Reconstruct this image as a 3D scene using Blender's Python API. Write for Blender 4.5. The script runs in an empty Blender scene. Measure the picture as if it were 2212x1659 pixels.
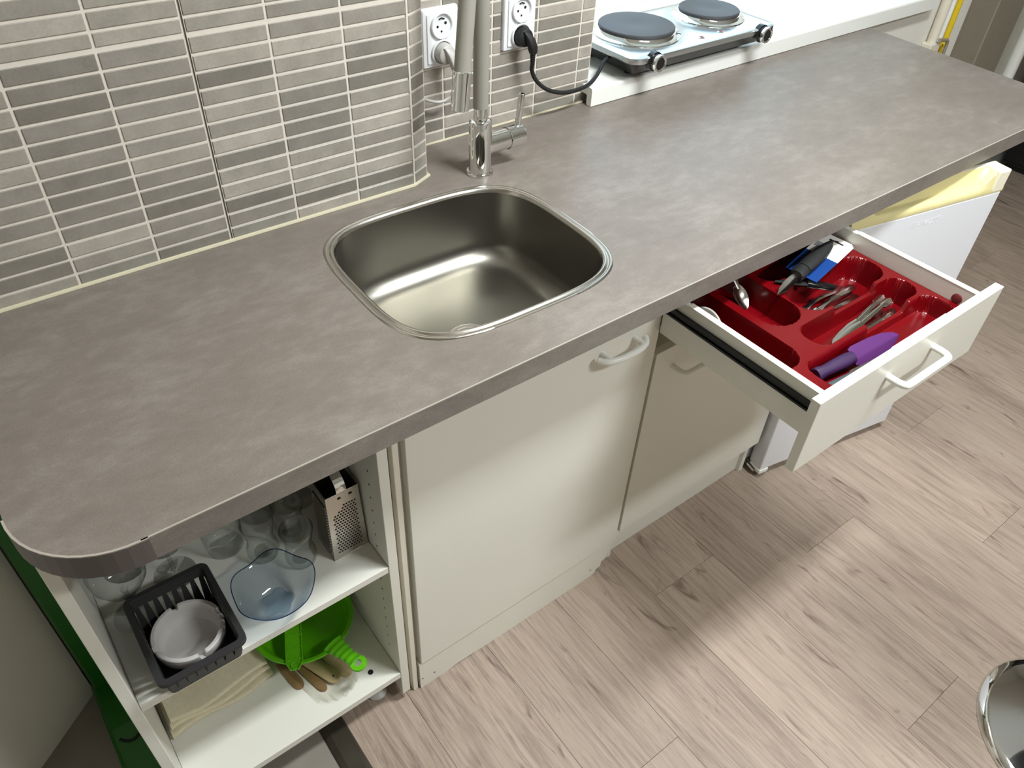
import bpy, bmesh, math, random
from mathutils import Vector, Matrix
random.seed(7)
PI = math.pi
scn = bpy.context.scene
col = scn.collection

# ------------------------------------------------------------------ camera
def make_camera():
    yaw, pitch, roll = 0.6836, 0.7321, 0.0530
    cy, sy, cp, sp = math.cos(yaw), math.sin(yaw), math.cos(pitch), math.sin(pitch)
    fwd = Vector((sy*cp, cy*cp, -sp)); right = Vector((cy, -sy, 0)); up = right.cross(fwd)
    c, s = math.cos(roll), math.sin(roll)
    r2 = c*right + s*up; u2 = -s*right + c*up
    cd = bpy.data.cameras.new('camera'); co = bpy.data.objects.new('camera', cd); col.objects.link(co)
    m = Matrix.Identity(4)
    for i in range(3):
        m[i][0] = r2[i]; m[i][1] = u2[i]; m[i][2] = -fwd[i]
    m[0][3], m[1][3], m[2][3] = -0.2165, -0.6556, 1.6272
    co.matrix_world = m
    cd.sensor_fit = 'HORIZONTAL'; cd.sensor_width = 36.0
    cd.lens = 1684.9/2212*36.0
    cd.clip_start = 0.02
    scn.camera = co
make_camera()

# ------------------------------------------------------------------ world (overcast daylight outside the window)
w = bpy.data.worlds.new('world'); scn.world = w; w.use_nodes = True
bg = w.node_tree.nodes['Background']
bg.inputs['Color'].default_value = (0.66, 0.83, 1.0, 1)
bg.inputs['Strength'].default_value = 3.6

# ------------------------------------------------------------------ exposure
vs = scn.view_settings
vs.view_transform = 'Standard'
try: vs.look = 'None'
except Exception: pass
vs.gamma = 1.0; vs.exposure = 0.0; vs.use_curve_mapping = False

CEIL = 2.5
LAMP_W = 47.0      # watts of the ceiling panel over the drawer; the others are dimmer
# portal in the window opening (guides sampling only)
pl = bpy.data.lights.new('window_back_portal_offscreen', 'AREA'); pl.shape = 'RECTANGLE'; pl.size = 1.40; pl.size_y = 1.05
pl.cycles.is_portal = True
po = bpy.data.objects.new('window_back_portal_offscreen', pl); col.objects.link(po)
po.location = (1.78, 1.16, 1.60); po.rotation_euler = (-PI/2, 0, 0)

# ================================================================== helpers
def lin(c):
    return tuple(((v/255)/12.92 if v/255 <= 0.04045 else (((v/255)+0.055)/1.055)**2.4) for v in c)

def newmat(name):
    m = bpy.data.materials.new(name); m.use_nodes = True
    nt = m.node_tree; b = nt.nodes['Principled BSDF']
    return m, nt, b

def plain(name, rgb, rough=0.5, metal=0.0, var=0.06, scale=25, bump=0.0, spec=0.5, coat=0.0):
    m, nt, b = newmat(name); c = lin(rgb)
    N, L = nt.nodes.new, nt.links.new
    tc = N('ShaderNodeTexCoord'); no = N('ShaderNodeTexNoise'); no.inputs['Scale'].default_value = scale; no.inputs['Detail'].default_value = 4
    L(tc.outputs['Object'], no.inputs['Vector'])
    mx = N('ShaderNodeMix'); mx.data_type = 'RGBA'
    mx.inputs[6].default_value = (*[v*(1-var) for v in c], 1); mx.inputs[7].default_value = (*[min(1, v*(1+var)) for v in c], 1)
    L(no.outputs['Fac'], mx.inputs[0]); L(mx.outputs[2], b.inputs['Base Color'])
    b.inputs['Roughness'].default_value = rough; b.inputs['Metallic'].default_value = metal
    b.inputs['Specular IOR Level'].default_value = spec
    b.inputs['Coat Weight'].default_value = coat
    if bump:
        bp = N('ShaderNodeBump'); bp.inputs['Strength'].default_value = bump; bp.inputs['Distance'].default_value = 0.002
        L(no.outputs['Fac'], bp.inputs['Height']); L(bp.outputs['Normal'], b.inputs['Normal'])
    return m

def thin_glass(name, tint=(1, 1, 1), gloss=1.0, base=0.03):
    m, nt, b = newmat(name); nt.nodes.remove(b)
    N, L = nt.nodes.new, nt.links.new
    out = nt.nodes['Material Output']
    tr = N('ShaderNodeBsdfTransparent')
    gl = N('ShaderNodeBsdfGlossy'); gl.inputs['Roughness'].default_value = 0.03; gl.inputs['Color'].default_value = (gloss, gloss, gloss, 1)
    lw = N('ShaderNodeLayerWeight'); lw.inputs['Blend'].default_value = 0.5
    pw = N('ShaderNodeMath'); pw.operation = 'POWER'; pw.inputs[1].default_value = 3.0; L(lw.outputs['Facing'], pw.inputs[0])
    fr = N('ShaderNodeMath'); fr.operation = 'MULTIPLY_ADD'; fr.inputs[1].default_value = 0.6; fr.inputs[2].default_value = base; L(pw.outputs[0], fr.inputs[0])
    p2 = N('ShaderNodeMath'); p2.operation = 'POWER'; p2.inputs[1].default_value = 2.2; L(lw.outputs['Facing'], p2.inputs[0])
    tm_ = N('ShaderNodeMix'); tm_.data_type = 'RGBA'; tm_.inputs[6].default_value = (*tint, 1); tm_.inputs[7].default_value = (*[t**6*0.62 for t in tint], 1)
    L(p2.outputs[0], tm_.inputs[0]); L(tm_.outputs[2], tr.inputs['Color'])
    mx = N('ShaderNodeMixShader'); L(fr.outputs[0], mx.inputs[0]); L(tr.outputs[0], mx.inputs[1]); L(gl.outputs[0], mx.inputs[2])
    L(mx.outputs[0], out.inputs['Surface'])
    return m

def emit(name, rgb, s):
    m, nt, b = newmat(name); nt.nodes.remove(b)
    e = nt.nodes.new('ShaderNodeEmission'); e.inputs['Color'].default_value = (*rgb, 1); e.inputs['Strength'].default_value = s
    nt.links.new(e.outputs[0], nt.nodes['Material Output'].inputs['Surface']); return m

def laminate_mat(name, dark, mid, light, rough=0.40):
    m, nt, b = newmat(name); N, L = nt.nodes.new, nt.links.new
    tc = N('ShaderNodeTexCoord')
    mp = N('ShaderNodeMapping'); mp.inputs['Scale'].default_value = (3.6, 6.5, 6.5); mp.inputs['Rotation'].default_value = (0, 0, 0.10)
    L(tc.outputs['Object'], mp.inputs['Vector'])
    n1 = N('ShaderNodeTexNoise'); n1.inputs['Scale'].default_value = 1.5; n1.inputs['Detail'].default_value = 11; n1.inputs['Roughness'].default_value = 0.70; n1.inputs['Distortion'].default_value = 0.35
    L(mp.outputs[0], n1.inputs['Vector'])
    mp2 = N('ShaderNodeMapping'); mp2.inputs['Scale'].default_value = (13, 26, 26); L(tc.outputs['Object'], mp2.inputs['Vector'])
    n2 = N('ShaderNodeTexNoise'); n2.inputs['Scale'].default_value = 2.0; n2.inputs['Detail'].default_value = 9; n2.inputs['Roughness'].default_value = 0.7
    L(mp2.outputs[0], n2.inputs['Vector'])
    n3 = N('ShaderNodeTexNoise'); n3.inputs['Scale'].default_value = 420; n3.inputs['Detail'].default_value = 2; L(tc.outputs['Object'], n3.inputs['Vector'])
    r1 = N('ShaderNodeValToRGB'); e = r1.color_ramp.elements
    e[0].position = 0.32; e[0].color = (*lin(dark), 1); e[1].position = 0.70; e[1].color = (*lin(light), 1)
    k = e.new(0.5); k.color = (*lin(mid), 1)
    ad = N('ShaderNodeMath'); ad.operation = 'MULTIPLY_ADD'; ad.inputs[1].default_value = 0.42; L(n2.outputs['Fac'], ad.inputs[0])
    mu = N('ShaderNodeMath'); mu.operation = 'MULTIPLY'; mu.inputs[1].default_value = 0.58; L(n1.outputs['Fac'], mu.inputs[0]); L(mu.outputs[0], ad.inputs[2])
    L(ad.outputs[0], r1.inputs['Fac'])
    mx = N('ShaderNodeMix'); mx.data_type = 'RGBA'; mx.blend_type = 'OVERLAY'; mx.inputs[0].default_value = 0.22
    L(r1.outputs['Color'], mx.inputs[6]); L(n3.outputs['Fac'], mx.inputs[7]); L(mx.outputs[2], b.inputs['Base Color'])
    b.inputs['Roughness'].default_value = rough; b.inputs['Specular IOR Level'].default_value = 0.36
    bp = N('ShaderNodeBump'); bp.inputs['Strength'].default_value = 0.05; bp.inputs['Distance'].default_value = 0.001
    L(n3.outputs['Fac'], bp.inputs['Height']); L(bp.outputs['Normal'], b.inputs['Normal'])
    return m

def wood_floor_mat(name):
    m, nt, b = newmat(name); N, L = nt.nodes.new, nt.links.new
    tc = N('ShaderNodeTexCoord'); oi = N('ShaderNodeObjectInfo')
    off = N('ShaderNodeVectorMath'); off.operation = 'SCALE'; off.inputs['Scale'].default_value = 37.0
    cmb = N('ShaderNodeCombineXYZ'); L(oi.outputs['Random'], cmb.inputs[0]); L(oi.outputs['Random'], cmb.inputs[1]); L(cmb.outputs[0], off.inputs[0])
    ad = N('ShaderNodeVectorMath'); ad.operation = 'ADD'; L(tc.outputs['Object'], ad.inputs[0]); L(off.outputs[0], ad.inputs[1])
    def noise(sc, scale, det, dist=0.0, rough=0.6):
        mp = N('ShaderNodeMapping'); mp.inputs['Scale'].default_value = sc; L(ad.outputs[0], mp.inputs['Vector'])
        n = N('ShaderNodeTexNoise'); n.inputs['Scale'].default_value = scale; n.inputs['Detail'].default_value = det; n.inputs['Distortion'].default_value = dist; n.inputs['Roughness'].default_value = rough
        L(mp.outputs[0], n.inputs['Vector']); return n
    g = noise((22, 1.5, 1), 1.5, 8, 2.6, 0.72)      # broad grain along the plank
    f = noise((170, 6, 1), 1.0, 4, 0.3, 0.7)        # fine streaks
    c = noise((3.2, 1.1, 1), 1.4, 3, 0.5)           # cloudy tone
    kn = noise((16, 5, 1), 0.9, 3, 1.8)             # sparse dark marks
    r = N('ShaderNodeValToRGB'); e = r.color_ramp.elements
    e[0].position = 0.28; e[0].color = (*lin((88, 73, 64)), 1); e[1].position = 0.70; e[1].color = (*lin((188, 170, 154)), 1)
    k = e.new(0.5); k.color = (*lin((164, 146, 131)), 1)
    s1 = N('ShaderNodeMath'); s1.operation = 'MULTIPLY_ADD'; s1.inputs[1].default_value = 0.45
    s2 = N('ShaderNodeMath'); s2.operation = 'MULTIPLY_ADD'; s2.inputs[1].default_value = 0.30
    s3 = N('ShaderNodeMath'); s3.operation = 'MULTIPLY'; s3.inputs[1].default_value = 0.25
    L(c.outputs['Fac'], s3.inputs[0]); L(f.outputs['Fac'], s2.inputs[0]); L(s3.outputs[0], s2.inputs[2]); L(g.outputs['Fac'], s1.inputs[0]); L(s2.outputs[0], s1.inputs[2])
    L(s1.outputs[0], r.inputs['Fac'])
    kr = N('ShaderNodeValToRGB'); ke = kr.color_ramp.elements; ke[0].position = 0.62; ke[0].color = (1, 1, 1, 1); ke[1].position = 0.75; ke[1].color = (0.42, 0.38, 0.36, 1)
    L(kn.outputs['Fac'], kr.inputs['Fac'])
    mx = N('ShaderNodeMix'); mx.data_type = 'RGBA'; mx.blend_type = 'MULTIPLY'; mx.inputs[0].default_value = 1.0
    L(r.outputs['Color'], mx.inputs[6]); L(kr.outputs['Color'], mx.inputs[7])
    tv = N('ShaderNodeMapRange'); tv.inputs['To Min'].default_value = 0.90; tv.inputs['To Max'].default_value = 1.06; L(oi.outputs['Random'], tv.inputs['Value'])
    m2 = N('ShaderNodeMix'); m2.data_type = 'RGBA'; m2.blend_type = 'MULTIPLY'; m2.inputs[0].default_value = 1.0
    L(mx.outputs[2], m2.inputs[6]); L(tv.outputs[0], m2.inputs[7]); L(m2.outputs[2], b.inputs['Base Color'])
    b.inputs['Roughness'].default_value = 0.5; b.inputs['Specular IOR Level'].default_value = 0.35
    bp = N('ShaderNodeBump'); bp.inputs['Strength'].default_value = 0.12; bp.inputs['Distance'].default_value = 0.001
    L(f.outputs['Fac'], bp.inputs['Height']); L(bp.outputs['Normal'], b.inputs['Normal'])
    return m

def tile_mat(name):
    """stone-look glazed tile; each tile carries its own glaze tone in its object colour"""
    m, nt, b = newmat(name); N, L = nt.nodes.new, nt.links.new
    tc = N('ShaderNodeTexCoord'); oi = N('ShaderNodeObjectInfo')
    cmb = N('ShaderNodeCombineXYZ'); L(oi.outputs['Random'], cmb.inputs[0]); L(oi.outputs['Random'], cmb.inputs[2])
    off = N('ShaderNodeVectorMath'); off.operation = 'SCALE'; off.inputs['Scale'].default_value = 23.0; L(cmb.outputs[0], off.inputs[0])
    ad = N('ShaderNodeVectorMath'); ad.operation = 'ADD'; L(tc.outputs['Object'], ad.inputs[0]); L(off.outputs[0], ad.inputs[1])
    n1 = N('ShaderNodeTexNoise'); n1.inputs['Scale'].default_value = 26; n1.inputs['Detail'].default_value = 5; L(ad.outputs[0], n1.inputs['Vector'])
    n2 = N('ShaderNodeTexNoise'); n2.inputs['Scale'].default_value = 240; n2.inputs['Detail'].default_value = 3; L(ad.outputs[0], n2.inputs['Vector'])
    a = N('ShaderNodeMath'); a.operation = 'MULTIPLY_ADD'; a.inputs[1].default_value = 0.35; L(n2.outputs['Fac'], a.inputs[0])
    a2 = N('ShaderNodeMath'); a2.operation = 'MULTIPLY'; a2.inputs[1].default_value = 0.65; L(n1.outputs['Fac'], a2.inputs[0]); L(a2.outputs[0], a.inputs[2])
    mr = N('ShaderNodeMapRange'); mr.inputs['From Min'].default_value = 0.3; mr.inputs['From Max'].default_value = 0.7; mr.inputs['To Min'].default_value = 0.82; mr.inputs['To Max'].default_value = 1.16
    L(a.outputs[0], mr.inputs['Value'])
    mx = N('ShaderNodeMix'); mx.data_type = 'RGBA'; mx.blend_type = 'MULTIPLY'; mx.inputs[0].default_value = 1.0
    L(oi.outputs['Color'], mx.inputs[6]); L(mr.outputs[0], mx.inputs[7]); L(mx.outputs[2], b.inputs['Base Color'])
    b.inputs['Roughness'].default_value = 0.42
    return m

def brushed(name, rgb, rough=0.27, scale=(4, 300, 4)):
    m, nt, b = newmat(name); N, L = nt.nodes.new, nt.links.new
    b.inputs['Base Color'].default_value = (*lin(rgb), 1); b.inputs['Metallic'].default_value = 1.0
    tc = N('ShaderNodeTexCoord'); mp = N('ShaderNodeMapping'); mp.inputs['Scale'].default_value = scale; L(tc.outputs['Object'], mp.inputs['Vector'])
    n = N('ShaderNodeTexNoise'); n.inputs['Scale'].default_value = 2; n.inputs['Detail'].default_value = 4; L(mp.outputs[0], n.inputs['Vector'])
    mr = N('ShaderNodeMapRange'); mr.inputs['To Min'].default_value = rough-0.02; mr.inputs['To Max'].default_value = rough+0.03
    L(n.outputs['Fac'], mr.inputs['Value']); L(mr.outputs[0], b.inputs['Roughness'])
    return m

M = {}
M['counter'] = laminate_mat('grey_stone_laminate', (111, 102, 94), (122, 113, 105), (141, 133, 125))
M['counter_edge'] = laminate_mat('laminate_edge_band', (106, 99, 93), (121, 114, 107), (138, 131, 123), 0.42)
M['edge_dark'] = plain('dark_edge_band', (92, 84, 80), 0.45)
M['edge_line'] = plain('worn_laminate_edge', (166, 157, 147), 0.5)
M['floor'] = wood_floor_mat('oak_laminate_floor')
M['grey_tile'] = plain('grey_stone_floor_tile', (134, 127, 117), 0.6, var=0.18, scale=14)
M['grout_floor'] = plain('floor_grout', (150, 146, 136), 0.9)
M['tile'] = tile_mat('glazed_strip_tile')
M['grout'] = plain('wall_grout', (214, 206, 194), 0.85, scale=90)
M['caulk'] = plain('aged_silicone', (196, 188, 162), 0.5, scale=40, var=0.1)
M['plaster'] = plain('white_plaster', (222, 219, 210), 0.85, scale=60, var=0.03, bump=0.1)
M['plaster_dim'] = plain('off_white_plaster', (214, 210, 200), 0.85, scale=8, var=0.05, bump=0.1)
M['ceiling'] = plain('white_ceiling', (222, 220, 214), 0.9, scale=50, var=0.02)
M['cab'] = plain('white_melamine', (226, 224, 213), 0.32, scale=5, var=0.02)
M['cab_in'] = plain('white_shelf_board', (226, 224, 213), 0.45, scale=6, var=0.02)
M['cab_edge'] = plain('cream_board_edge', (226, 220, 204), 0.5, scale=20, var=0.03)
M['handle'] = plain('white_plastic_handle', (236, 234, 226), 0.35)
M['grey_side'] = plain('white_drawer_side', (226, 224, 213), 0.45)
M['drawer_in'] = plain('white_drawer_inner', (226, 224, 213), 0.4)
M['black'] = plain('black_plastic', (22, 22, 23), 0.4)
M['black_rub'] = plain('black_rubber', (17, 17, 18), 0.6)
M['black_gloss'] = plain('black_gloss', (14, 14, 15), 0.18)
M['rail'] = plain('black_metal_rail', (30, 30, 31), 0.3, metal=0.6)
M['red'] = plain('red_plastic', (106, 3, 10), 0.25, var=0.03)
M['red_cap'] = plain('brown_red_cap', (112, 46, 46), 0.4)
M['chrome'] = plain('chrome', (232, 232, 230), 0.05, metal=1.0, var=0.01)
M['steel'] = plain('polished_steel', (205, 202, 196), 0.16, metal=1.0, var=0.02)
M['steel_dull'] = brushed('satin_steel', (196, 192, 184), 0.3, (80, 80, 3))
M['sink'] = brushed('brushed_sink_steel', (142, 139, 130), 0.33)
M['sink_rim'] = plain('sink_rim_steel', (196, 192, 184), 0.2, metal=1.0, var=0.02)
M['hot_steel'] = brushed('hotplate_steel', (214, 218, 222), 0.2, (3, 260, 3))
M['iron'] = plain('dark_cast_iron', (58, 57, 60), 0.5, var=0.1, scale=50)
M['hose'] = plain('grey_silicone_hose', (150, 146, 136), 0.5)
M['socket'] = plain('white_socket_plastic', (228, 230, 232), 0.3, var=0.01)
M['socket_in'] = plain('white_socket_well', (228, 230, 232), 0.35, var=0.01)
M['hole'] = plain('dark_hole', (18, 17, 16), 0.8)
M['plug_grey'] = plain('light_grey_plug', (184, 182, 176), 0.45)
M['sill'] = plain('white_window_sill', (236, 236, 230), 0.35, var=0.01)
M['pipe'] = plain('painted_pipe', (222, 214, 196), 0.5)
M['yellow'] = plain('yellow_hose', (222, 190, 30), 0.5, var=0.12, scale=40)
M['taupe'] = plain('taupe_door_frame', (146, 137, 122), 0.5)
M['grey_paint'] = plain('pale_grey_frame', (176, 174, 160), 0.5)
M['fridge'] = plain('white_fridge_enamel', (226, 227, 232), 0.28, var=0.01)
M['yellowed'] = plain('yellowed_plastic', (226, 214, 158), 0.4, scale=14, var=0.1)
M['cream_plastic'] = plain('cream_plastic', (236, 230, 206), 0.4)
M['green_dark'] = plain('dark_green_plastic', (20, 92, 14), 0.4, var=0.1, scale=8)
M['green'] = plain('lime_green_plastic', (92, 180, 10), 0.3, var=0.05)
M['basket'] = plain('anthracite_plastic', (46, 45, 46), 0.5)
M['porcelain'] = plain('white_porcelain', (214, 210, 206), 0.18, var=0.02)
M['print_dark'] = plain('dark_print', (70, 40, 40), 0.5)
M['print_grey'] = plain('grey_print', (150, 152, 156), 0.5)
M['glass'] = thin_glass('clear_glass', (0.965, 0.975, 0.97), base=0.06)
M['blue_glass'] = thin_glass('pale_blue_glass', (0.80, 0.87, 0.93))
M['blue_rim'] = thin_glass('blue_glass_rim', (0.16, 0.32, 0.55))
M['pane'] = thin_glass('window_glass', (0.96, 0.98, 0.97))
M['cello'] = thin_glass('clear_cellophane', (0.90, 0.89, 0.87))
M['wood'] = plain('pale_wood', (190, 168, 128), 0.6, scale=30, var=0.1)
M['wood_dark'] = plain('brown_wood', (140, 108, 70), 0.6, scale=30, var=0.12)
M['cloth'] = plain('cream_cloth', (214, 204, 176), 0.95, scale=120, var=0.12, bump=0.5)
M['purple'] = plain('purple_plastic', (84, 38, 98), 0.35)
M['purple_dark'] = plain('dark_purple_handle', (50, 23, 66), 0.45)
M['slate'] = plain('slate_grey_plastic', (70, 78, 82), 0.5)
M['blue_card'] = plain('blue_card', (14, 58, 124), 0.4)
M['white_card'] = plain('white_card', (226, 222, 214), 0.45)
M['pink_card'] = plain('pale_pink_film', (228, 190, 214), 0.5)
M['dark_rubber'] = plain('dark_grey_grip', (20, 21, 20), 0.6)
M['lamp'] = emit('lamp_diffuser', (0.95, 0.99, 1.0), 5.0)

# ---- bmesh builders -------------------------------------------------
def nb(): return bmesh.new()

def box(bm, x0, x1, y0, y1, z0, z1, bev=0.0, seg=1):
    v = [bm.verts.new(p) for p in ((x0,y0,z0),(x1,y0,z0),(x1,y1,z0),(x0,y1,z0),(x0,y0,z1),(x1,y0,z1),(x1,y1,z1),(x0,y1,z1))]
    fs = [bm.faces.new([v[i] for i in q]) for q in ((3,2,1,0),(4,5,6,7),(0,1,5,4),(1,2,6,5),(2,3,7,6),(3,0,4,7))]
    if bev:
        es = list({e for f in fs for e in f.edges})
        bmesh.ops.bevel(bm, geom=es, offset=bev, segments=seg, profile=0.5, affect='EDGES')
    return bm

def loft(bm, loops, close=True, cap0=False, cap1=False):
    rows = [[bm.verts.new(p) for p in lp] for lp in loops]
    n = len(rows[0])
    for a, b in zip(rows, rows[1:]):
        for i in range(n if close else n-1):
            j = (i+1) % n
            try: bm.faces.new((a[i], a[j], b[j], b[i]))
            except ValueError: pass
    if cap0: bm.faces.new(list(reversed(rows[0])))
    if cap1: bm.faces.new(rows[-1])
    return rows

def lathe(bm, prof, seg=32, c=(0, 0, 0), close_ends=True):
    """prof: (r, z) pairs, revolved round z at c"""
    rows = []
    for r, z in prof:
        if r < 1e-6: rows.append([bm.verts.new((c[0], c[1], c[2]+z))])
        else: rows.append([bm.verts.new((c[0]+r*math.cos(2*PI*i/seg), c[1]+r*math.sin(2*PI*i/seg), c[2]+z)) for i in range(seg)])
    for a, b in zip(rows, rows[1:]):
        for i in range(seg):
            j = (i+1) % seg
            if len(a) == 1 and len(b) == 1: continue
            if len(a) == 1: bm.faces.new((a[0], b[j], b[i]))
            elif len(b) == 1: bm.faces.new((a[i], a[j], b[0]))
            else: bm.faces.new((a[i], a[j], b[j], b[i]))
    if close_ends:
        if len(rows[0]) > 1: bm.faces.new(list(reversed(rows[0])))
        if len(rows[-1]) > 1: bm.faces.new(rows[-1])
    bmesh.ops.recalc_face_normals(bm, faces=bm.faces)
    return bm

def catmull(pts, n=8):
    P = [Vector(p) for p in pts]; P = [2*P[0]-P[1]] + P + [2*P[-1]-P[-2]]; out = []
    for i in range(1, len(P)-2):
        a, b, c, d = P[i-1], P[i], P[i+1], P[i+2]
        for k in range(n):
            t = k/n
            out.append(0.5*((2*b)+(-a+c)*t+(2*a-5*b+4*c-d)*t*t+(-a+3*b-3*c+d)*t**3))
    out.append(P[-2]); return out

def tube(bm, pts, r, seg=12, cap=True):
    """sweep a circle along points; r number or list"""
    P = [Vector(p) for p in pts]; n = len(P); loops = []; nrm = None
    for i in range(n):
        t = (P[min(i+1, n-1)]-P[max(i-1, 0)]).normalized()
        if nrm is None:
            nrm = t.orthogonal().normalized()
        else:
            nrm = (nrm - t*nrm.dot(t)).normalized()
        bn = t.cross(nrm); rr = r[i] if isinstance(r, (list, tuple)) else r
        loops.append([P[i]+(nrm*math.cos(2*PI*k/seg)+bn*math.sin(2*PI*k/seg))*rr for k in range(seg)])
    loft(bm, loops, True, cap, cap)
    bmesh.ops.recalc_face_normals(bm, faces=bm.faces)
    return bm

def prism(bm, outline, z0, z1, bev=0.0, seg=2):
    lo = [bm.verts.new((x, y, z0)) for x, y in outline]; hi = [bm.verts.new((x, y, z1)) for x, y in outline]
    n = len(outline); bm.faces.new(list(reversed(lo))); top = bm.faces.new(hi)
    for i in range(n): bm.faces.new((lo[i], lo[(i+1) % n], hi[(i+1) % n], hi[i]))
    bmesh.ops.recalc_face_normals(bm, faces=bm.faces)
    if bev: bmesh.ops.bevel(bm, geom=list(top.edges), offset=bev, segments=seg, profile=0.5, affect='EDGES')
    return bm

def rrect(cx, cy, hx, hy, r, n=8, bulge=0.0):
    pts = []
    for (sx, sy, a0) in ((1, 1, 0), (-1, 1, PI/2), (-1, -1, PI), (1, -1, 3*PI/2)):
        for k in range(n+1):
            a = a0+PI/2*k/n
            pts.append((cx+sx*(hx-r)+r*math.cos(a), cy+sy*(hy-r)+r*math.sin(a)))
    if bulge:
        q = []
        m = len(pts)
        for i, p in enumerate(pts):
            q.append(p)
            # extra points on the straight runs, bulged outward
            a, b = Vector(p), Vector(pts[(i+1) % m])
            if (b-a).length > min(hx, hy)*0.3:
                for t in (0.25, 0.5, 0.75):
                    c = a.lerp(b, t); d = Vector((b-a).yx); d = Vector(((b-a).y, -(b-a).x)).normalized()
                    q.append(tuple(c + d*bulge*4*t*(1-t)))
        pts = q
    return pts

def ribbon(bm, st, thick, across=5, dish=None):
    """solid strip along x. st: (x, halfwidth, z[, ycentre]); thickness in z"""
    loops = []
    for i, s in enumerate(st):
        x, hw, z = s[:3]; yc = s[3] if len(s) > 3 else 0.0
        d = dish[i] if dish else 0.0
        top, bot = [], []
        for k in range(across):
            t = -1+2*k/(across-1)
            zz = z - d*(1-t*t); e = thick*0.5*(1-0.55*abs(t)**3)
            top.append((x, yc+hw*t, zz+e)); bot.append((x, yc+hw*t, zz-e))
        loops.append(bot+list(reversed(top)))
    loft(bm, loops, True, True, True)
    bmesh.ops.recalc_face_normals(bm, faces=bm.faces)
    return bm

def xform(bm, mtx, verts=None):
    bmesh.ops.transform(bm, matrix=mtx, verts=verts or bm.verts[:]); return bm

def obj(name, bm, mat, parent=None, loc=None, smooth=False, label=None, shade=35):
    """link a bmesh as one mesh object. Geometry is in world coordinates unless loc is given."""
    me = bpy.data.meshes.new(name); bm.normal_update(); bm.to_mesh(me); bm.free()
    for m in (mat if isinstance(mat, list) else [mat]): me.materials.append(M[m] if isinstance(m, str) else m)
    o = bpy.data.objects.new(name, me); col.objects.link(o)
    if smooth:
        me.polygons.foreach_set('use_smooth', [True]*len(me.polygons))
        try: me.set_sharp_from_angle(angle=math.radians(shade))
        except Exception: pass
    if parent:
        o.parent = parent
        if loc is not None: o.location = loc
        elif parent.type == 'EMPTY': o.location = -Vector(parent.location)
    elif loc is not None: o.location = loc
    if label: o['label'] = label
    return o

def tag(o, label=None, cat=None, group=None, kind=None):
    if label: o['label'] = label
    if cat: o['category'] = cat
    if group: o['group'] = group
    if kind: o['kind'] = kind
    return o

def thing(name, label, cat, loc=(0, 0, 0), group=None, rot=(0, 0, 0)):
    o = bpy.data.objects.new(name, None); col.objects.link(o); o.location = loc; o.rotation_euler = rot
    o.empty_display_size = 0.05
    return tag(o, label, cat, group)

def struct(name, bm, mat, smooth=False):
    return tag(obj(name, bm, mat, smooth=smooth), kind='structure')

def copy_tree(o, parent=None):
    c = o.copy(); col.objects.link(c); c.parent = parent
    for ch in list(o.children): copy_tree(ch, c)
    return c

def B(*a, **k): return box(nb(), *a, **k)

# ================================================================== setting
D1, D2 = 0.5347, 0.6707      # tiled walls: left part (pier) and right part
TW, TH = 0.1221, 0.0259      # tile pitch
ZC = 0.900                   # worktop
# --- floor
floor = struct('floor', B(-2.2, 4.6, -3.6, 1.0, -0.08, -0.012), 'grout_floor')
# laminate planks, along y
pm = {}
PW = 0.2045
def plank(x0, x1, y0, y1):
    key = (round(x1-x0, 4), round(y1-y0, 4))
    g = 0.00025
    if key not in pm:
        o = obj('plank', B(-key[0]/2+g, key[0]/2-g, -key[1]/2+g, key[1]/2-g, -0.012, 0, bev=0.0005), 'floor', floor)
        pm[key] = o.data
    else:
        o = bpy.data.objects.new('plank', pm[key]); col.objects.link(o); o.parent = floor
    o.location = ((x0+x1)/2, (y0+y1)/2, 0)
PL = 1.28
ends = {0: -0.90, 1: -0.33, 2: -0.78, 3: -0.06, 4: -0.612, 5: -0.197, 6: -0.95, 7: -0.45, 8: -0.10, 9: -0.7}
for k in range(-1, 20):
    xa = 0.343 + (k-1)*PW; xb = xa+PW
    if xb < 0.0: continue
    xa = max(xa, -0.002)
    e = ends.get(k, -0.2-(k*0.37) % 1.0)
    ys = [e-PL*3, e-PL*2, e-PL, e, e+PL, e+PL*2]
    for a, b in zip(ys, ys[1:]):
        a2, b2 = max(a, -3.5), min(b, 0.66)
        if b2-a2 > 0.02: plank(xa, xb, a2, b2)
# grey stone tiles on the left
gt = None
for i in range(5):
    for j in range(12):
        x1 = -0.048-0.332*i; y0 = -3.4+0.332*j
        if gt is None:
            o = obj('floor_tile', B(-0.1645, 0.1645, -0.1645, 0.1645, -0.012, 0.0, bev=0.0015), 'grey_tile', floor); gt = o.data
        else:
            o = bpy.data.objects.new('floor_tile', gt); col.objects.link(o); o.parent = floor
        o.location = (x1-0.166, y0+0.166+0.02, 0)
# transition profile between the two floors
bm = nb(); prof = [(-0.050, 0.0), (-0.046, 0.005), (-0.036, 0.008), (-0.008, 0.008), (0.0, 0.005), (0.003, 0.0)]
rows = [[bm.verts.new((x, y, z)) for x, z in prof] for y in (-3.5, 0.52)]
for i in range(len(prof)-1): bm.faces.new((rows[0][i], rows[0][i+1], rows[1][i+1], rows[1][i]))
bmesh.ops.recalc_face_normals(bm, faces=bm.faces)
M['profile'] = plain('anodised_dark_profile', (96, 90, 80), 0.3, metal=0.8)
struct('trim_1', bm, 'profile')

# --- tiled walls
wall_back = struct('wall_back', B(-0.46, 0.487, D1+0.0006, 0.72, 0.0, CEIL), 'grout')
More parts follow.
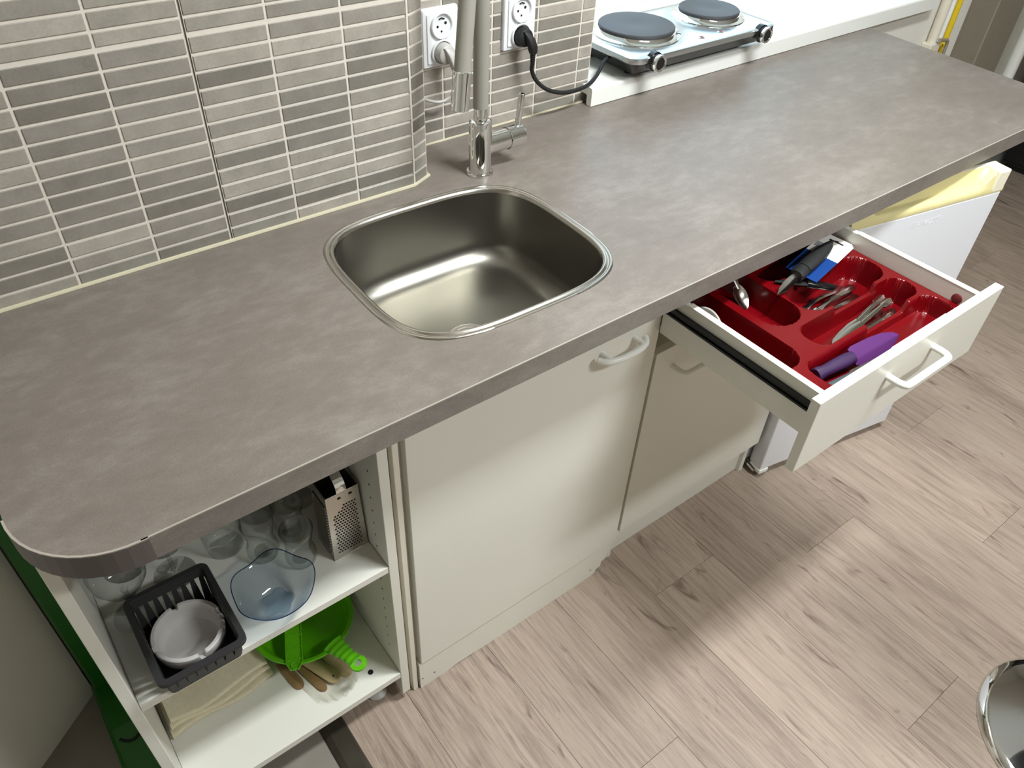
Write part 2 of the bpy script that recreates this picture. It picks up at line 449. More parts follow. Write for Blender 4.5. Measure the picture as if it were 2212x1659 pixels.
# pier corner: slanted face and hidden return
c0, c1 = Vector((0.487, D1)), Vector((0.527, 0.5545))
nrm = Vector(((c1-c0).y, -(c1-c0).x)).normalized()
ins = -nrm*0.0006
bm = prism(nb(), [(0.4862, 0.72), tuple(c0+ins+Vector((-0.0005, 0))), tuple(c1+ins), (0.529, 0.72)], 0.0, CEIL)
pier = struct('wall_pier', bm, 'grout')
wall_niche = struct('wall_back_right', B(0.52, 1.0435, D2+0.0006, 0.685, 0.0, CEIL), 'grout')
struct('wall_niche_side', B(0.52, 1.0440, 0.6851, 1.16, 0.0, CEIL), 'plaster')

SHADES = [((118, 113, 104), 3), ((126, 121, 112), 3), ((138, 132, 123), 4), ((146, 140, 130), 5), ((154, 147, 137), 4), ((160, 153, 143), 3), ((132, 128, 119), 2)]
POOL = [c for c, n in SHADES for _ in range(n)]
tm = {}
def wtile(parent, cx, cy, cz, wx, hz, rz=0.0):
    key = (round(wx, 4), round(hz, 4))
    if key not in tm:
        o = obj('tile', B(-wx/2, wx/2, -0.005, 0.0, -hz/2, hz/2, bev=0.0009), 'tile', parent)
        # front face lies at local y = -0.005
        tm[key] = o.data
    else:
        o = bpy.data.objects.new('tile', tm[key]); col.objects.link(o); o.parent = parent
    o.location = (cx, cy, cz); o.rotation_euler = (0, 0, rz)
    c = random.choice(POOL); f = random.uniform(1.02, 1.14)
    o.color = (*[v*f for v in lin(c)], 1)
zrow = [ZC+0.3351-a*TH for a in range(-7, 13)]      # joint heights, top to bottom
zrow.append(ZC+0.001)
GR = 0.0042
for a in range(len(zrow)-1):
    zt_, zb_ = zrow[a], zrow[a+1]
    wide = 0.0035 if a == 6 else 0.0
    z1, z0 = zt_-GR/2, zb_+GR/2+wide
    for k in range(-4, 4):
        x0, x1 = k*TW+GR/2, (k+1)*TW-GR/2
        if k == 1: x0 += 0.0012
        if k == 0: x1 -= 0.0012
        if k == -4: x0 = -0.455
        wtile(wall_back, (x0+x1)/2, D1+0.004, (z0+z1)/2, x1-x0, z1-z0)
    L = (c1-c0).length
    mid = (c0+c1)/2 - nrm*0.001
    wtile(pier, mid.x-ins.x*0-nrm.x*0.003, mid.y-nrm.y*0.003, (z0+z1)/2, L-0.006, z1-z0, math.atan2((c1-c0).y, (c1-c0).x))
    xs = [0.523, 0.643, 0.7635, 0.8825, 1.0045, 1.0435]
    for i in range(5):
        wtile(wall_niche, (xs[i]+xs[i+1])/2, D2+0.004, (z0+z1)/2, xs[i+1]-xs[i]-GR, z1-z0)
# dark expansion joint and metal corner profile on the tiled wall
obj('expansion_joint', B(TW+0.0002, TW+0.0014, D1-0.0010, D1+0.004, ZC, 1.309), 'profile', wall_back)
obj('corner_profile', B(0.4835, 0.4868, D1-0.0016, D1+0.004, ZC, 1.42), 'grout', pier)
# sealant bead along the worktop
def bead(pts, name):
    bm = nb(); tube(bm, pts, 0.0040, 8)
    return struct(name, bm, 'caulk', True)
bead([(-0.32, D1-0.002, ZC+0.001), (0.0, D1-0.001, ZC+0.0015), (0.25, D1-0.002, ZC+0.001), (0.484, D1-0.002, ZC+0.001), (0.529, 0.553, ZC+0.001), (0.531, 0.60, ZC+0.001)], 'trim_2')
bm = nb(); tube(bm, [(0.53, D2-0.001, ZC+0.0005), (1.03, D2-0.001, ZC+0.0005)], 0.003, 8); struct('trim_3', bm, 'caulk', True)

# --- window niche, sill and wall under the window
struct('wall_under_window', B(1.0445, 2.52, D2, 1.16, 0.0, 0.905), 'plaster')
wr = nb(); box(wr, 2.52, 2.823, D2, 1.16, 0.0, CEIL); struct('wall_right_pier', wr, 'plaster')
struct('wall_over_window', B(1.0445, 2.52, D2, 1.16, 2.13, CEIL), 'plaster')
win = thing('window_1', None, None, (1.78, 1.08, 0.943)); win['kind'] = 'structure'
bm = nb(); box(bm, 1.046, 2.518, 1.05, 1.12, 0.943, 1.075, bev=0.004, seg=2); obj('bottom_rail', bm, 'sill', win)
obj('top_rail', B(1.046, 2.518, 1.05, 1.12, 2.05, 2.13, bev=0.004), 'sill', win)
for x in (1.046, 1.752, 2.458): obj('stile', B(x, x+0.06, 1.05, 1.12, 1.075, 2.05, bev=0.004), 'sill', win)
for x in (1.106, 1.812): obj('pane', B(x, x+0.646, 1.083, 1.087, 1.075, 2.05), 'pane', win)
# sill: board with a drop nose in front
sp_ = [(0.634, 0.9015), (0.634, 0.938), (0.6355, 0.9415), (0.639, 0.943), (1.05, 0.943), (1.05, 0.925), (0.652, 0.925), (0.650, 0.923), (0.650, 0.9035), (0.648, 0.9012), (0.636, 0.9008)]
bm = nb(); rows = [[bm.verts.new((x, y, z)) for y, z in sp_] for x in (1.025, 2.512)]
n = len(sp_)
for i in range(n): bm.faces.new((rows[0][i], rows[0][(i+1) % n], rows[1][(i+1) % n], rows[1][i]))
bm.faces.new(rows[0]); bm.faces.new(list(reversed(rows[1])))
bmesh.ops.recalc_face_normals(bm, faces=bm.faces)
tag(obj('window_sill', bm, 'sill'), 'white window sill board with drop nose under the double hotplate', 'window sill')

# --- rest of the room
struct('wall_left', B(-2.2, -2.1, -3.6, 0.9, 0, CEIL), 'plaster_dim')
a0, d = Vector((-0.393, 0.473)), Vector((-0.791, -0.612))
nl = Vector((d.y, -d.x))
pts = [a0, a0+d*1.9, a0+d*1.9-nl*-0.06, a0-nl*-0.06]
wl = nb()
e0 = a0; e1 = a0+d*2.15; side = Vector((-d.y, d.x))
if side.y < 0: side = -side
prism(wl, [tuple(e0), tuple(e1), tuple(e1+side*0.08), tuple(e0+side*0.08)], 0, CEIL)
struct('wall_left_angled', wl, 'plaster_dim')
struct('wall_left_return', B(-0.52, -0.41, 0.50, 0.70, 0, CEIL), 'plaster_dim')
struct('wall_front', B(-2.2, 4.6, -3.7, -3.6, 0, CEIL), 'plaster_dim')
struct('wall_right', B(4.5, 4.6, -3.6, 1.16, 0, CEIL), 'plaster_dim')
struct('ceiling', B(-2.2, 4.6, -3.7, 1.16, CEIL, CEIL+0.08), 'ceiling')
# door frame and panels beyond the counter end
door = thing('door_1', None, None, (3.1, 0.75, 0)); door['kind'] = 'structure'
obj('door_panel', B(2.823, 3.052, 0.76, 0.80, 0, 2.05), 'taupe', door)
obj('door_jamb', B(3.052, 3.275, 0.672, 0.80, 0, 2.10, bev=0.004), 'taupe', door)
obj('door_casing', B(3.275, 3.47, 0.69, 0.80, 0, 2.12, bev=0.003), 'grey_paint', door)
bm = nb(); tube(bm, [(3.42, 0.672, 0.0), (3.42, 0.672, 2.1)], 0.024, 12); obj('door_moulding', bm, 'sill', door, smooth=True)
obj('door_lintel', B(2.823, 4.5, 0.70, 1.16, 2.12, CEIL), 'plaster', door)
obj('door_back', B(3.47, 4.5, 0.78, 0.86, 0, 2.12), 'taupe', door)
# tall black block, cabinet-shaped, behind the far end
bc = thing('black_block', 'black tall cabinet-shaped block standing by the far doorway', 'cabinet', (4.05, 0.2, 0))
obj('carcass', B(3.775, 4.42, -0.55, 0.66, 0.03, 1.35, bev=0.004), 'black', bc)
obj('plinth', B(3.80, 4.40, -0.54, 0.65, 0.0, 0.03), 'black', bc)
for y0 in (-0.545, 0.06): obj('door', B(3.762, 3.776, y0, y0+0.595, 0.05, 1.34, bev=0.002), 'black', bc)

# pipe, bracket and yellow hose on the wall under the window
hp = thing('heating_pipe', 'cream painted heating pipe running down the wall past the sill', 'pipe', (2.60, D2-0.02, 0))
bm = nb(); tube(bm, [(2.605, D2-0.018, 0.0), (2.605, D2-0.018, 2.3)], 0.016, 14); obj('riser', bm, 'pipe', hp, smooth=True)
bm = nb(); tube(bm, [(2.655, D2-0.016, 0.0), (2.655, D2-0.016, 2.3)], 0.010, 12); obj('return_pipe', bm, 'sill', hp, smooth=True)
bm = nb(); box(bm, 2.575, 2.635, D2-0.038, D2, 0.745, 0.775, bev=0.003); obj('clip', bm, 'pipe', hp)
bm = nb(); tube(bm, catmull([(2.60, D2-0.045, 0.79), (2.63, D2-0.045, 0.785), (2.66, D2-0.045, 0.775), (2.665, D2-0.045, 0.73)], 5), 0.006, 8); obj('wire', bm, 'taupe', hp, smooth=True)
bm = nb(); tube(bm, catmull([(2.70, D2-0.014, 0.0), (2.702, D2-0.014, 0.6), (2.700, D2-0.014, 0.75), (2.700, D2-0.014, 0.9), (2.70, D2-0.014, 2.3)], 6), [0.007]*14+[0.012]*11, 10)
tag(obj('gas_hose', bm, 'yellow', smooth=True), 'yellow hose hanging down the white wall beside the cream pipe', 'hose')

# --- ceiling lights
def ceiling_light(x, y, label, k=1.0):
    t = thing('ceiling_light_offscreen', label, 'lamp', (x, y, CEIL-0.035), 'ceiling light panels')
    bm = nb()
    box(bm, -0.38, 0.38, -0.13, -0.11, 0, 0.035); box(bm, -0.38, 0.38, 0.11, 0.13, 0, 0.035); box(bm, -0.38, -0.36, -0.11, 0.11, 0, 0.035); box(bm, 0.36, 0.38, -0.11, 0.11, 0, 0.035)
    obj('frame', bm, 'sill', t, loc=(0, 0, 0))
    obj('diffuser_offscreen', box(nb(), -0.36, 0.36, -0.11, 0.11, 0.008, 0.014), 'lamp', t, loc=(0, 0, 0))
    ld = bpy.data.lights.new('ceiling_lamp_offscreen', 'AREA'); ld.shape = 'RECTANGLE'; ld.size = 0.70; ld.size_y = 0.20; ld.energy = LAMP_W*k; ld.color = (0.935, 0.985, 1.0)
    lo = bpy.data.objects.new('ceiling_lamp_offscreen', ld); col.objects.link(lo); lo.parent = t; lo.location = (0, 0, 0.004)
    return t
ceiling_light(1.02, -0.44, 'flat white ceiling light panel over the open drawer', 1.1)
ceiling_light(1.28, -1.60, 'flat white ceiling light panel above the bar stool', 0.80)

# ================================================================== worktop
SKX, SKY, SKT = 0.4363, 0.2808, -0.0173
def sell(a, b, n, z, seg=112):
    c, s_ = math.cos(SKT), math.sin(SKT); out = []
    for i in range(seg):
        t = 2*PI*i/seg; ct, st = math.cos(t), math.sin(t)
        r = (abs(ct)**n+abs(st)**n)**(-1.0/n); u, v = a*r*ct, b*r*st
        out.append((SKX+c*u-s_*v, SKY+s_*u+c*v, z))
    return out
def worktop():
    out = []
    # left front rounded corner
    cx, cy, r = -0.204, 0.116, 0.116
    for k in range(13):
        a = PI + (PI/2)*k/12
        out.append((cx+r*math.cos(a), cy+r*math.sin(a)))
    out += [(2.100, 0.0), (2.146, D2+0.003), (0.529, D2+0.003), (0.529, 0.558), (0.488, D1+0.0035), (-0.320, D1+0.0035)]
    hole = [p[:2] for p in sell(0.2204-0.013, 0.1984-0.013, 3.7, 0, 64)]
    t = thing('worktop', 'long grey stone-look kitchen worktop with a rounded end', 'worktop', (0.9, 0.3, 0.862))
    def slab(z0, z1):
        bm = nb()
        def ring(pts, z): 
            v = [bm.verts.new((x, y, z)) for x, y in pts]
            return v, [bm.edges.new((v[i], v[(i+1) % len(v)])) for i in range(len(v))]
        ot, oe = ring(out, z1); ht, he = ring(hole, z1)
        bmesh.ops.triangle_fill(bm, use_beauty=True, edges=oe+he)
        ob, oe2 = ring(out, z0); hb, he2 = ring(hole, z0)
        bmesh.ops.triangle_fill(bm, use_beauty=True, edges=oe2+he2)
        for T, Bt in ((ot, ob), (ht, hb)):
            for i in range(len(T)): bm.faces.new((T[i], T[(i+1) % len(T)], Bt[(i+1) % len(T)], Bt[i]))
        bmesh.ops.recalc_face_normals(bm, faces=bm.faces); return bm
    obj('slab', slab(0.8616, 0.900), 'counter', t)
    # straight edge band and the darker one wrapped round the corner
    obj('edge_band', B(-0.204, 2.1003, -0.0011, 0.0004, 0.8612, 0.8988), 'counter_edge', t)
    obj('worn_edge', B(-0.204, 2.1003, -0.0014, 0.0007, 0.8986, 0.9003), 'edge_line', t)
    def arc(rr, z): return [(cx+rr*math.cos(PI+PI/2*k/12), cy+rr*math.sin(PI+PI/2*k/12), z) for k in range(13)] + [(-0.196, 0.116-rr, z)]
    bm = nb(); loft(bm, [arc(r+0.0002, 0.861), arc(r+0.0022, 0.861), arc(r+0.0022, 0.8985), arc(r+0.0002, 0.8985)], close=False)
    bmesh.ops.recalc_face_normals(bm, faces=bm.faces)
    obj('corner_band', bm, 'edge_dark', t, label='dark plain edge band round the corner')
    bm = nb(); loft(bm, [arc(r-0.0006, 0.9003), arc(r+0.0022, 0.9003), arc(r+0.0022, 0.8985)], close=False)
    obj('worn_edge', bm, 'edge_line', t)
    obj('end_band', B(2.1012, 2.103, 0.0, 0.01, 0.862, 0.899), 'counter_edge', t)
worktop()

# ================================================================== sink
def sink():
    A, Bb = 0.2204, 0.1984
    t = thing('sink', 'stainless steel sink bowl set into the grey worktop', 'sink', (SKX, SKY, 0.74))
    def lp(i, z, n=3.7): return sell(A-i, Bb-i, n, z)
    bm = nb()
    loft(bm, [lp(0, .9001), lp(.0008, .9022), lp(.0040, .9027), lp(.0062, .9013), lp(.0078, .9013), lp(.0100, .9040), lp(.0128, .9042), lp(.0152, .9026), lp(.0170, .896)])
    bmesh.ops.recalc_face_normals(bm, faces=bm.faces)
    obj('rim', bm, 'sink_rim', t, smooth=True, shade=60)
    bm = nb(); R = 0.042; zb = 0.752
    L_ = [lp(.0169, .8965), lp(.0180, .885), lp(.0215, .84), lp(.0250, zb+R)]
    for k in range(1, 10):
        a = PI/2*k/9; L_.append(lp(.0250+R*(1-math.cos(a)), zb+R-R*math.sin(a), 3.9))
    L_ += [sell(.10, .085, 3.0, zb-0.002), sell(.045, .045, 2.0, zb-0.004)]
    loft(bm, L_, cap1=True)
    bmesh.ops.recalc_face_normals(bm, faces=bm.faces)
    obj('bowl', bm, 'sink', t, smooth=True, shade=60)
    dx, dy = SKX-0.025, SKY-0.045
    dr = obj('drain', lathe(nb(), [(0.0, -0.003), (0.026, -0.003), (0.030, 0.0), (0.036, 0.0025), (0.044, 0.002), (0.045, 0.0)], 32, (dx, dy, zb-0.001), False), 'steel', t, smooth=True)
    for i in range(6):
        bm = lathe(nb(), [(0.0, 0.0), (0.004, 0.0)], 10, (dx+0.015*math.cos(i*PI/3), dy+0.015*math.sin(i*PI/3), zb-0.0036), False)
        obj('drain_hole', bm, 'hole', dr)
sink()

# ================================================================== faucet
def faucet():
    x, y = 0.621, 0.509
    t = thing('faucet', 'chrome kitchen tap with a bendable grey silicone spout hose', 'faucet', (x, y, ZC))
    obj('base_ring', lathe(nb(), [(0.0, 0.0), (0.0275, 0.0), (0.0278, 0.003), (0.0265, 0.0055), (0.023, 0.007), (0.0, 0.007)], 40, (x, y, ZC)), 'chrome', t, smooth=True)
    bm = lathe(nb(), [(0.0, 0.006), (0.0222, 0.006), (0.0222, 0.104), (0.0212, 0.1075), (0.018, 0.109), (0.0, 0.109)], 40, (x, y, ZC))
    obj('body', bm, 'chrome', t, smooth=True)
    # side barrel with flared root
    bm = nb(); prof = [(0.004, 0.0195), (0.018, 0.0205), (0.030, 0.0200), (0.062, 0.0200)]
    loft(bm, [[(x+a, y+r*math.cos(2*PI*i/32), 0.957+r*math.sin(2*PI*i/32)) for i in range(32)] for a, r in prof], True, True, True)
    bmesh.ops.recalc_face_normals(bm, faces=bm.faces)
    obj('barrel', bm, 'chrome', t, smooth=True)
    bm = nb(); prof = [(0.0615, 0.0195), (0.0632, 0.0195), (0.0632, 0.0215), (0.064, 0.0225), (0.098, 0.0225), (0.100, 0.021), (0.1005, 0.019)]
    loft(bm, [[(x+a, y+r*math.cos(2*PI*i/32), 0.957+r*math.sin(2*PI*i/32)) for i in range(32)] for a, r in prof], True, True, True)
    bmesh.ops.recalc_face_normals(bm, faces=bm.faces)
    kb = obj('control_knob', bm, 'chrome', t, smooth=True)
    bm = nb(); tube(bm, [(x+0.090, y, 0.974), (x+0.094, y+0.001, 1.0), (x+0.100, y+0.003, 1.034), (x+0.1005, y+0.003, 1.037)], [0.0062, 0.0062, 0.0068, 0.0052], 16)
    obj('lever', bm, 'chrome', kb, smooth=True)
    obj('collar', lathe(nb(), [(0.0, 0.105), (0.0132, 0.105), (0.0132, 0.134), (0.0118, 0.136), (0.0, 0.136)], 28, (x, y, ZC)), 'chrome', t, smooth=True)
    path = catmull([(x, y, 1.033), (x, y, 1.12), (x-0.001, y, 1.22), (x-0.004, y-0.002, 1.29), (x-0.016, y-0.010, 1.335), (x-0.034, y-0.023, 1.345), (x-0.050, y-0.034, 1.315), (x-0.060, y-0.043, 1.245), (x-0.070, y-0.050, 1.187), (x-0.080, y-0.056, 1.129)], 8)
    bm = nb(); tube(bm, path, 0.0146, 20); obj('spout_hose', bm, 'hose', t, smooth=True, label='bendable grey silicone hose')
    a = Vector((x-0.0795, y-0.0557, 1.133)); b = Vector((x-0.088, y-0.060, 1.068)); u = (b-a).normalized()
    bm = nb(); tube(bm, [a, a+u*0.001, b-u*0.001, b], [0.0150, 0.0164, 0.0164, 0.015], 24); sp = obj('spout_end', bm, 'chrome', t, smooth=True)
    bm = nb(); tube(bm, [b-u*0.0002, b+u*0.0004], 0.0125, 20); obj('aerator', bm, 'black', sp)
faucet()

# ================================================================== sockets and plugs
def socket(xc, label):
    z0, z1 = 1.0595, 1.168; yw = D2-0.001
    t = thing('wall_socket', label, 'socket', (xc, yw, z0))
    hw = 0.0405
    bm = nb()
    def rr(h, hz, yy): return [(xc+a, yy, (z0+z1)/2+b) for a, b in rrect(0, 0, h, hz, 0.003, 3)]
    loft(bm, [rr(hw, (z1-z0)/2, yw), rr(hw, (z1-z0)/2, yw-0.006), rr(hw-0.0015, (z1-z0)/2-0.0015, yw-0.0085), rr(hw-0.008, (z1-z0)/2-0.008, yw-0.0095), rr(hw-0.009, (z1-z0)/2-0.009, yw-0.012)], True, False, True)
    bmesh.ops.recalc_face_normals(bm, faces=bm.faces)
    obj('frame', bm, 'socket', t)
    for zc in (1.137, 1.0875):
        bm = lathe(nb(), [(0.0245, 0.010), (0.0245, 0.0165), (0.0235, 0.0175), (0.0215, 0.0172), (0.0200, 0.0125), (0.0, 0.0122)], 36, close_ends=False)
        xform(bm, Matrix.Translation((xc, yw, zc)) @ Matrix.Rotation(PI/2, 4, 'X'))
        g = obj('outlet', bm, 'socket_in', t, smooth=True)
        bm = nb()
        for dx, dz, r in ((-0.0088, -0.002, 0.0026), (0.0092, 0.003, 0.0031), (0.0, -0.0115, 0.0022)):
            lathe(bm, [(0.0, 0.0), (r, 0.0)], 12, (dx, dz, 0.0125), False)
        xform(bm, Matrix.Translation((xc, yw, zc)) @ Matrix.Rotation(PI/2, 4, 'X'))
        obj('contact_hole', bm, 'hole', g)
        bm = nb(); tube(bm, [(xc-0.006, yw-0.0135, zc+0.0115), (xc, yw-0.0135, zc+0.0135), (xc+0.006, yw-0.0135, zc+0.0110)], 0.0013, 6)
        obj('shutter_mark', bm, 'hole', g)
    return t
socket(0.6335, 'white double wall socket with a light grey plug beside the pier')
socket(0.8265, 'white double wall socket with a black plug behind the tap')

def plug(xc, zc, mat, label, cable_pts, name='power_plug', cr=0.0036):
    yw = D2-0.013
    t = thing(name, label, 'plug', (xc, yw, zc))
    bm = lathe(nb(), [(0.0, 0.0), (0.0190, 0.0), (0.0192, 0.012), (0.0175, 0.020), (0.012, 0.0235), (0.0, 0.0245)], 32)
    xform(bm, Matrix.Translation((xc, yw, zc)) @ Matrix.Rotation(PI/2, 4, 'X'))
    obj('plug_body', bm, mat, t, smooth=True)
    # angled grip leading down into the cable
    bm = nb()
    st = [((xc-0.004, yw-0.020, zc+0.014), 0.006, 0.006), ((xc+0.003, yw-0.028, zc+0.002), 0.009, 0.008), ((xc+0.008, yw-0.031, zc-0.013), 0.0095, 0.008), ((xc+0.0105, yw-0.031, zc-0.024), 0.008, 0.0075), ((xc+0.0115, yw-0.030, zc-0.030), 0.006, 0.006)]
    loft(bm, [[(p[0]+hx*a, p[1]+hy*b, p[2]) for a, b in rrect(0, 0, 1, 1, 0.45, 4)] for p, hx, hy in st], True, True, True)
    bmesh.ops.recalc_face_normals(bm, faces=bm.faces)
    obj('grip', bm, mat, t, smooth=True, shade=50)
    bm = nb(); s = Vector((xc+0.0115, yw-0.030, zc-0.028)); e = Vector((xc+0.0125, yw-0.029, zc-0.052))
    for k in range(6):
        p = s.lerp(e, k/6); q = s.lerp(e, (k+0.7)/6); tube(bm, [p, q], 0.0060-0.0003*k, 12)
    tube(bm, [s, e], 0.0042, 10)
    obj('strain_relief', bm, mat, t, smooth=True)
    bm = nb(); tube(bm, catmull([tuple(s.lerp(e, 0.9))]+cable_pts, 10), cr, 10)
    obj('cable', bm, mat, t, smooth=True)
plug(0.634, 1.0875, 'plug_grey', 'light grey angled plug with its cable curving behind the pier',
     [(0.6465, D2-0.036, 1.018), (0.640, D2-0.030, 1.003), (0.622, D2-0.026, 0.996), (0.600, D2-0.022, 1.000), (0.575, D2-0.016, 1.012), (0.545, D2-0.010, 1.03)], cr=0.0032)
plug(0.8265, 1.0865, 'black_rub', 'black angled plug with the thick hotplate cable',
     [(0.8415, 0.632, 1.020), (0.852, 0.628, 0.998), (0.880, 0.622, 0.975), (0.925, 0.620, 0.960), (0.978, 0.625, 0.956), (1.020, 0.640, 0.9545), (1.055, 0.655, 0.963), (1.085, 0.670, 0.980), (1.125, 0.690, 0.984)], cr=0.0045)

# ================================================================== hotplate
def hotplate():
    x0, x1, y0, y1, zt = 1.108, 1.618, 0.592, 0.850, 1.003
    cx, cy = (x0+x1)/2, (y0+y1)/2; hx, hy = (x1-x0)/2, (y1-y0)/2
    t = thing('double_hotplate', 'steel double electric hotplate with two black plates on the sill', 'hotplate', (cx, cy, 0.943))
    def lp(i, z, r=0.03): return [(a, b, z) for a, b in rrect(cx, cy, hx-i, hy-i, max(0.004, r-i), 8)]
    bm = nb(); loft(bm, [lp(0, zt-0.013), lp(0, zt-0.003), lp(0.0008, zt-0.001), lp(0.003, zt), lp(0.03, zt)], True, False, True)
    bmesh.ops.recalc_face_normals(bm, faces=bm.faces)
    obj('top_plate', bm, 'hot_steel', t, smooth=True, shade=30)
    bm = nb(); loft(bm, [lp(0.040, 0.953), lp(0.034, 0.956), lp(0.010, 0.985), lp(0.004, zt-0.012)], True, True, True)
    bmesh.ops.recalc_face_normals(bm, faces=bm.faces)
    obj('base', bm, 'black', t, smooth=True, shade=30)
    for fx in (x0+0.062, x1-0.062):
        for fy in (0.668, y1-0.05):
            obj('foot', lathe(nb(), [(0.0, 0.0), (0.010, 0.0), (0.011, 0.004), (0.009, 0.016), (0.0, 0.016)], 16, (fx, fy, 0.943)), 'black_rub', t, smooth=True)
    for bx, by, r in ((1.250, 0.738, 0.0935), (1.508, 0.736, 0.078)):
        ring = obj('burner_ring', lathe(nb(), [(r+0.017, 0.0), (r+0.0165, 0.002), (r+0.011, 0.0045), (r+0.006, 0.0075), (r+0.0035, 0.012), (r+0.001, 0.0125), (r-0.002, 0.010)], 56, (bx, by, zt), False), 'chrome', t, smooth=True)
        obj('burner_plate', lathe(nb(), [(r-0.004, 0.004), (r, 0.010), (r+0.0005, 0.0175), (r-0.002, 0.0195), (r-0.010, 0.0200), (0.030, 0.0196), (0.022, 0.0188), (0.0, 0.0188)], 56, (bx, by, zt), True), 'iron', t, smooth=True)
    for kx in (1.175, 1.556):
        kz = zt-0.013; ky = y0+0.006
        bm = lathe(nb(), [(0.0215, -0.006), (0.0215, 0.007), (0.0185, 0.009), (0.0185, 0.022), (0.0, 0.022)], 28, close_ends=False)
        xform(bm, Matrix.Translation((kx, ky, kz)) @ Matrix.Rotation(PI/2, 4, 'X')); k = obj('knob', bm, 'black_gloss', t, smooth=True)
        bm = lathe(nb(), [(0.0187, 0.015), (0.0195, 0.018), (0.0190, 0.0235), (0.0155, 0.0245), (0.0135, 0.0225)], 28, close_ends=False)
        xform(bm, Matrix.Translation((kx, ky, kz)) @ Matrix.Rotation(PI/2, 4, 'X')); obj('knob_ring', bm, 'chrome', k, smooth=True)
    for lx, ly in ((1.363, 0.625), (1.438, 0.631)):
        obj('indicator', lathe(nb(), [(0.0062, 0.0), (0.0055, 0.0015), (0.0042, 0.002), (0.0, 0.0035)], 16, (lx, ly, zt), False), 'red_cap', t, smooth=True)
        bm = lathe(nb(), [(0.0078, 0.0), (0.0078, 0.0008), (0.006, 0.0016), (0.0055, 0.0008)], 20, (lx, ly, zt), False); obj('indicator_ring', bm, 'chrome', t, smooth=True)
hotplate()

# ================================================================== cabinets
YF = 0.073
def bow_handle(bm, x0, x1, z, y, out=0.028, r=0.0058, flat=False):
    if flat:   # swan-neck strap handle with two posts
        L = x1-x0; pts = [(x0, y-0.010, z-0.001), (x0+L*0.10, y-out*0.75, z-0.001), (x0+L*0.3, y-out, z), (x0+L*0.5, y-out*1.04, z), (x0+L*0.7, y-out, z), (x0+L*0.9, y-out*0.75, z-0.001), (x1, y-0.010, z-0.001)]
        tube(bm, catmull(pts, 6), r, 12)
        for xx in (x0+L*0.16, x1-L*0.16): tube(bm, [(xx, y+0.001, z), (xx, y-out*0.9, z)], r*0.95, 10)
    else:
        pts = [(x0, y+0.001, z), (x0, y-out*0.55, z), (x0+0.004, y-out*0.9, z), (x0+0.014, y-out, z), ((x0+x1)/2, y-out, z), (x1-0.014, y-out, z), (x1-0.004, y-out*0.9, z), (x1, y-out*0.55, z), (x1, y+0.001, z)]
        tube(bm, catmull(pts, 5), r, 12)
    return bm

# --- sink cabinet
sc = thing('sink_cabinet', 'white sink base cabinet with a full-height door under the sink', 'cabinet', (0.446, 0.3, 0))
obj('side_panel', B(0.166, 0.180, YF+0.019, 0.52, 0.0, 0.8612, bev=0.0006), 'cab', sc)
obj('side_panel', B(0.708, 0.722, YF+0.019, 0.52, 0.0, 0.8612, bev=0.0006), 'cab', sc)
obj('back_panel', B(0.181, 0.707, 0.512, 0.52, 0.1, 0.72), 'cab_in', sc)
obj('bottom_panel', B(0.181, 0.707, YF+0.02, 0.511, 0.10, 0.116), 'cab_in', sc)
dsc = obj('door', B(0.1745, 0.7245, YF, YF+0.018, 0.100, 0.8585, bev=0.0012, seg=2), 'cab', sc)
bm = nb(); bow_handle(bm, 0.560, 0.676, 0.752, YF, 0.030, 0.0062, True); obj('handle', bm, 'handle', dsc, smooth=True)
# chipped plinth board, nearly flush with the door
out = [(0.170, 0.0), (0.24, 0.0), (0.262, 0.004), (0.30, 0.003), (0.33, 0.0005), (0.66, 0.0), (0.672, 0.004), (0.674, 0.014), (0.688, 0.018), (0.690, 0.036), (0.706, 0.042), (0.708, 0.098), (0.170, 0.098)]
bm = prism(nb(), out, 0, 0.016); xform(bm, Matrix.Translation((0, YF+0.018, 0)) @ Matrix.Rotation(PI/2, 4, 'X'))
obj('plinth', bm, 'cab', sc)
for xx, zz in ((0.205, 0.030), (0.655, 0.028), (0.176, 0.035)):
    bm = lathe(nb(), [(0.0, 0.0), (0.0022, 0.0)], 8, (xx, zz, 0.0), False)
    xform(bm, Matrix.Translation((0, YF+0.0018, 0)) @ Matrix.Rotation(PI/2, 4, 'X')); obj('screw_hole', bm, 'hole', sc)
# thin cream filler board between shelf unit and sink cabinet
fb = thing('filler_board', 'thin cream filler board between the open shelf unit and sink cabinet', 'board', (0.156, 0.3, 0))
obj('board', B(0.1475, 0.1535, YF+0.020, 0.50, 0.0, 0.861, bev=0.0005), 'cab_edge', fb)
obj('front_lip', B(0.1545, 0.1655, YF+0.006, 0.30, 0.0, 0.861, bev=0.0008), 'cab_edge', fb)

# --- drawer cabinet
dc = thing('drawer_cabinet', 'white base cabinet with a pulled-out cutlery drawer above its door', 'cabinet', (0.99, 0.3, 0))
obj('side_panel', B(0.7285, 0.740, YF+0.019, 0.60, 0.0, 0.69), 'cab', dc)
obj('side_panel', B(0.7285, 0.732, YF+0.019, 0.60, 0.69, 0.861), 'cab', dc)
obj('side_panel', B(1.230, 1.2455, YF+0.019, 0.60, 0.0, 0.861), 'cab', dc)
obj('back_panel', B(0.741, 1.229, 0.592, 0.60, 0.1, 0.861), 'cab_in', dc)
obj('rail_board', B(0.741, 1.229, YF+0.02, 0.13, 0.655, 0.6725), 'cab_edge', dc)
dd = obj('door', B(0.7335, 1.248, YF, YF+0.018, 0.1225, 0.676, bev=0.0012, seg=2), 'cab', dc)
bm = nb(); bow_handle(bm, 0.792, 0.92, 0.618, YF, 0.032, 0.0062); obj('handle', bm, 'handle', dd, smooth=True)
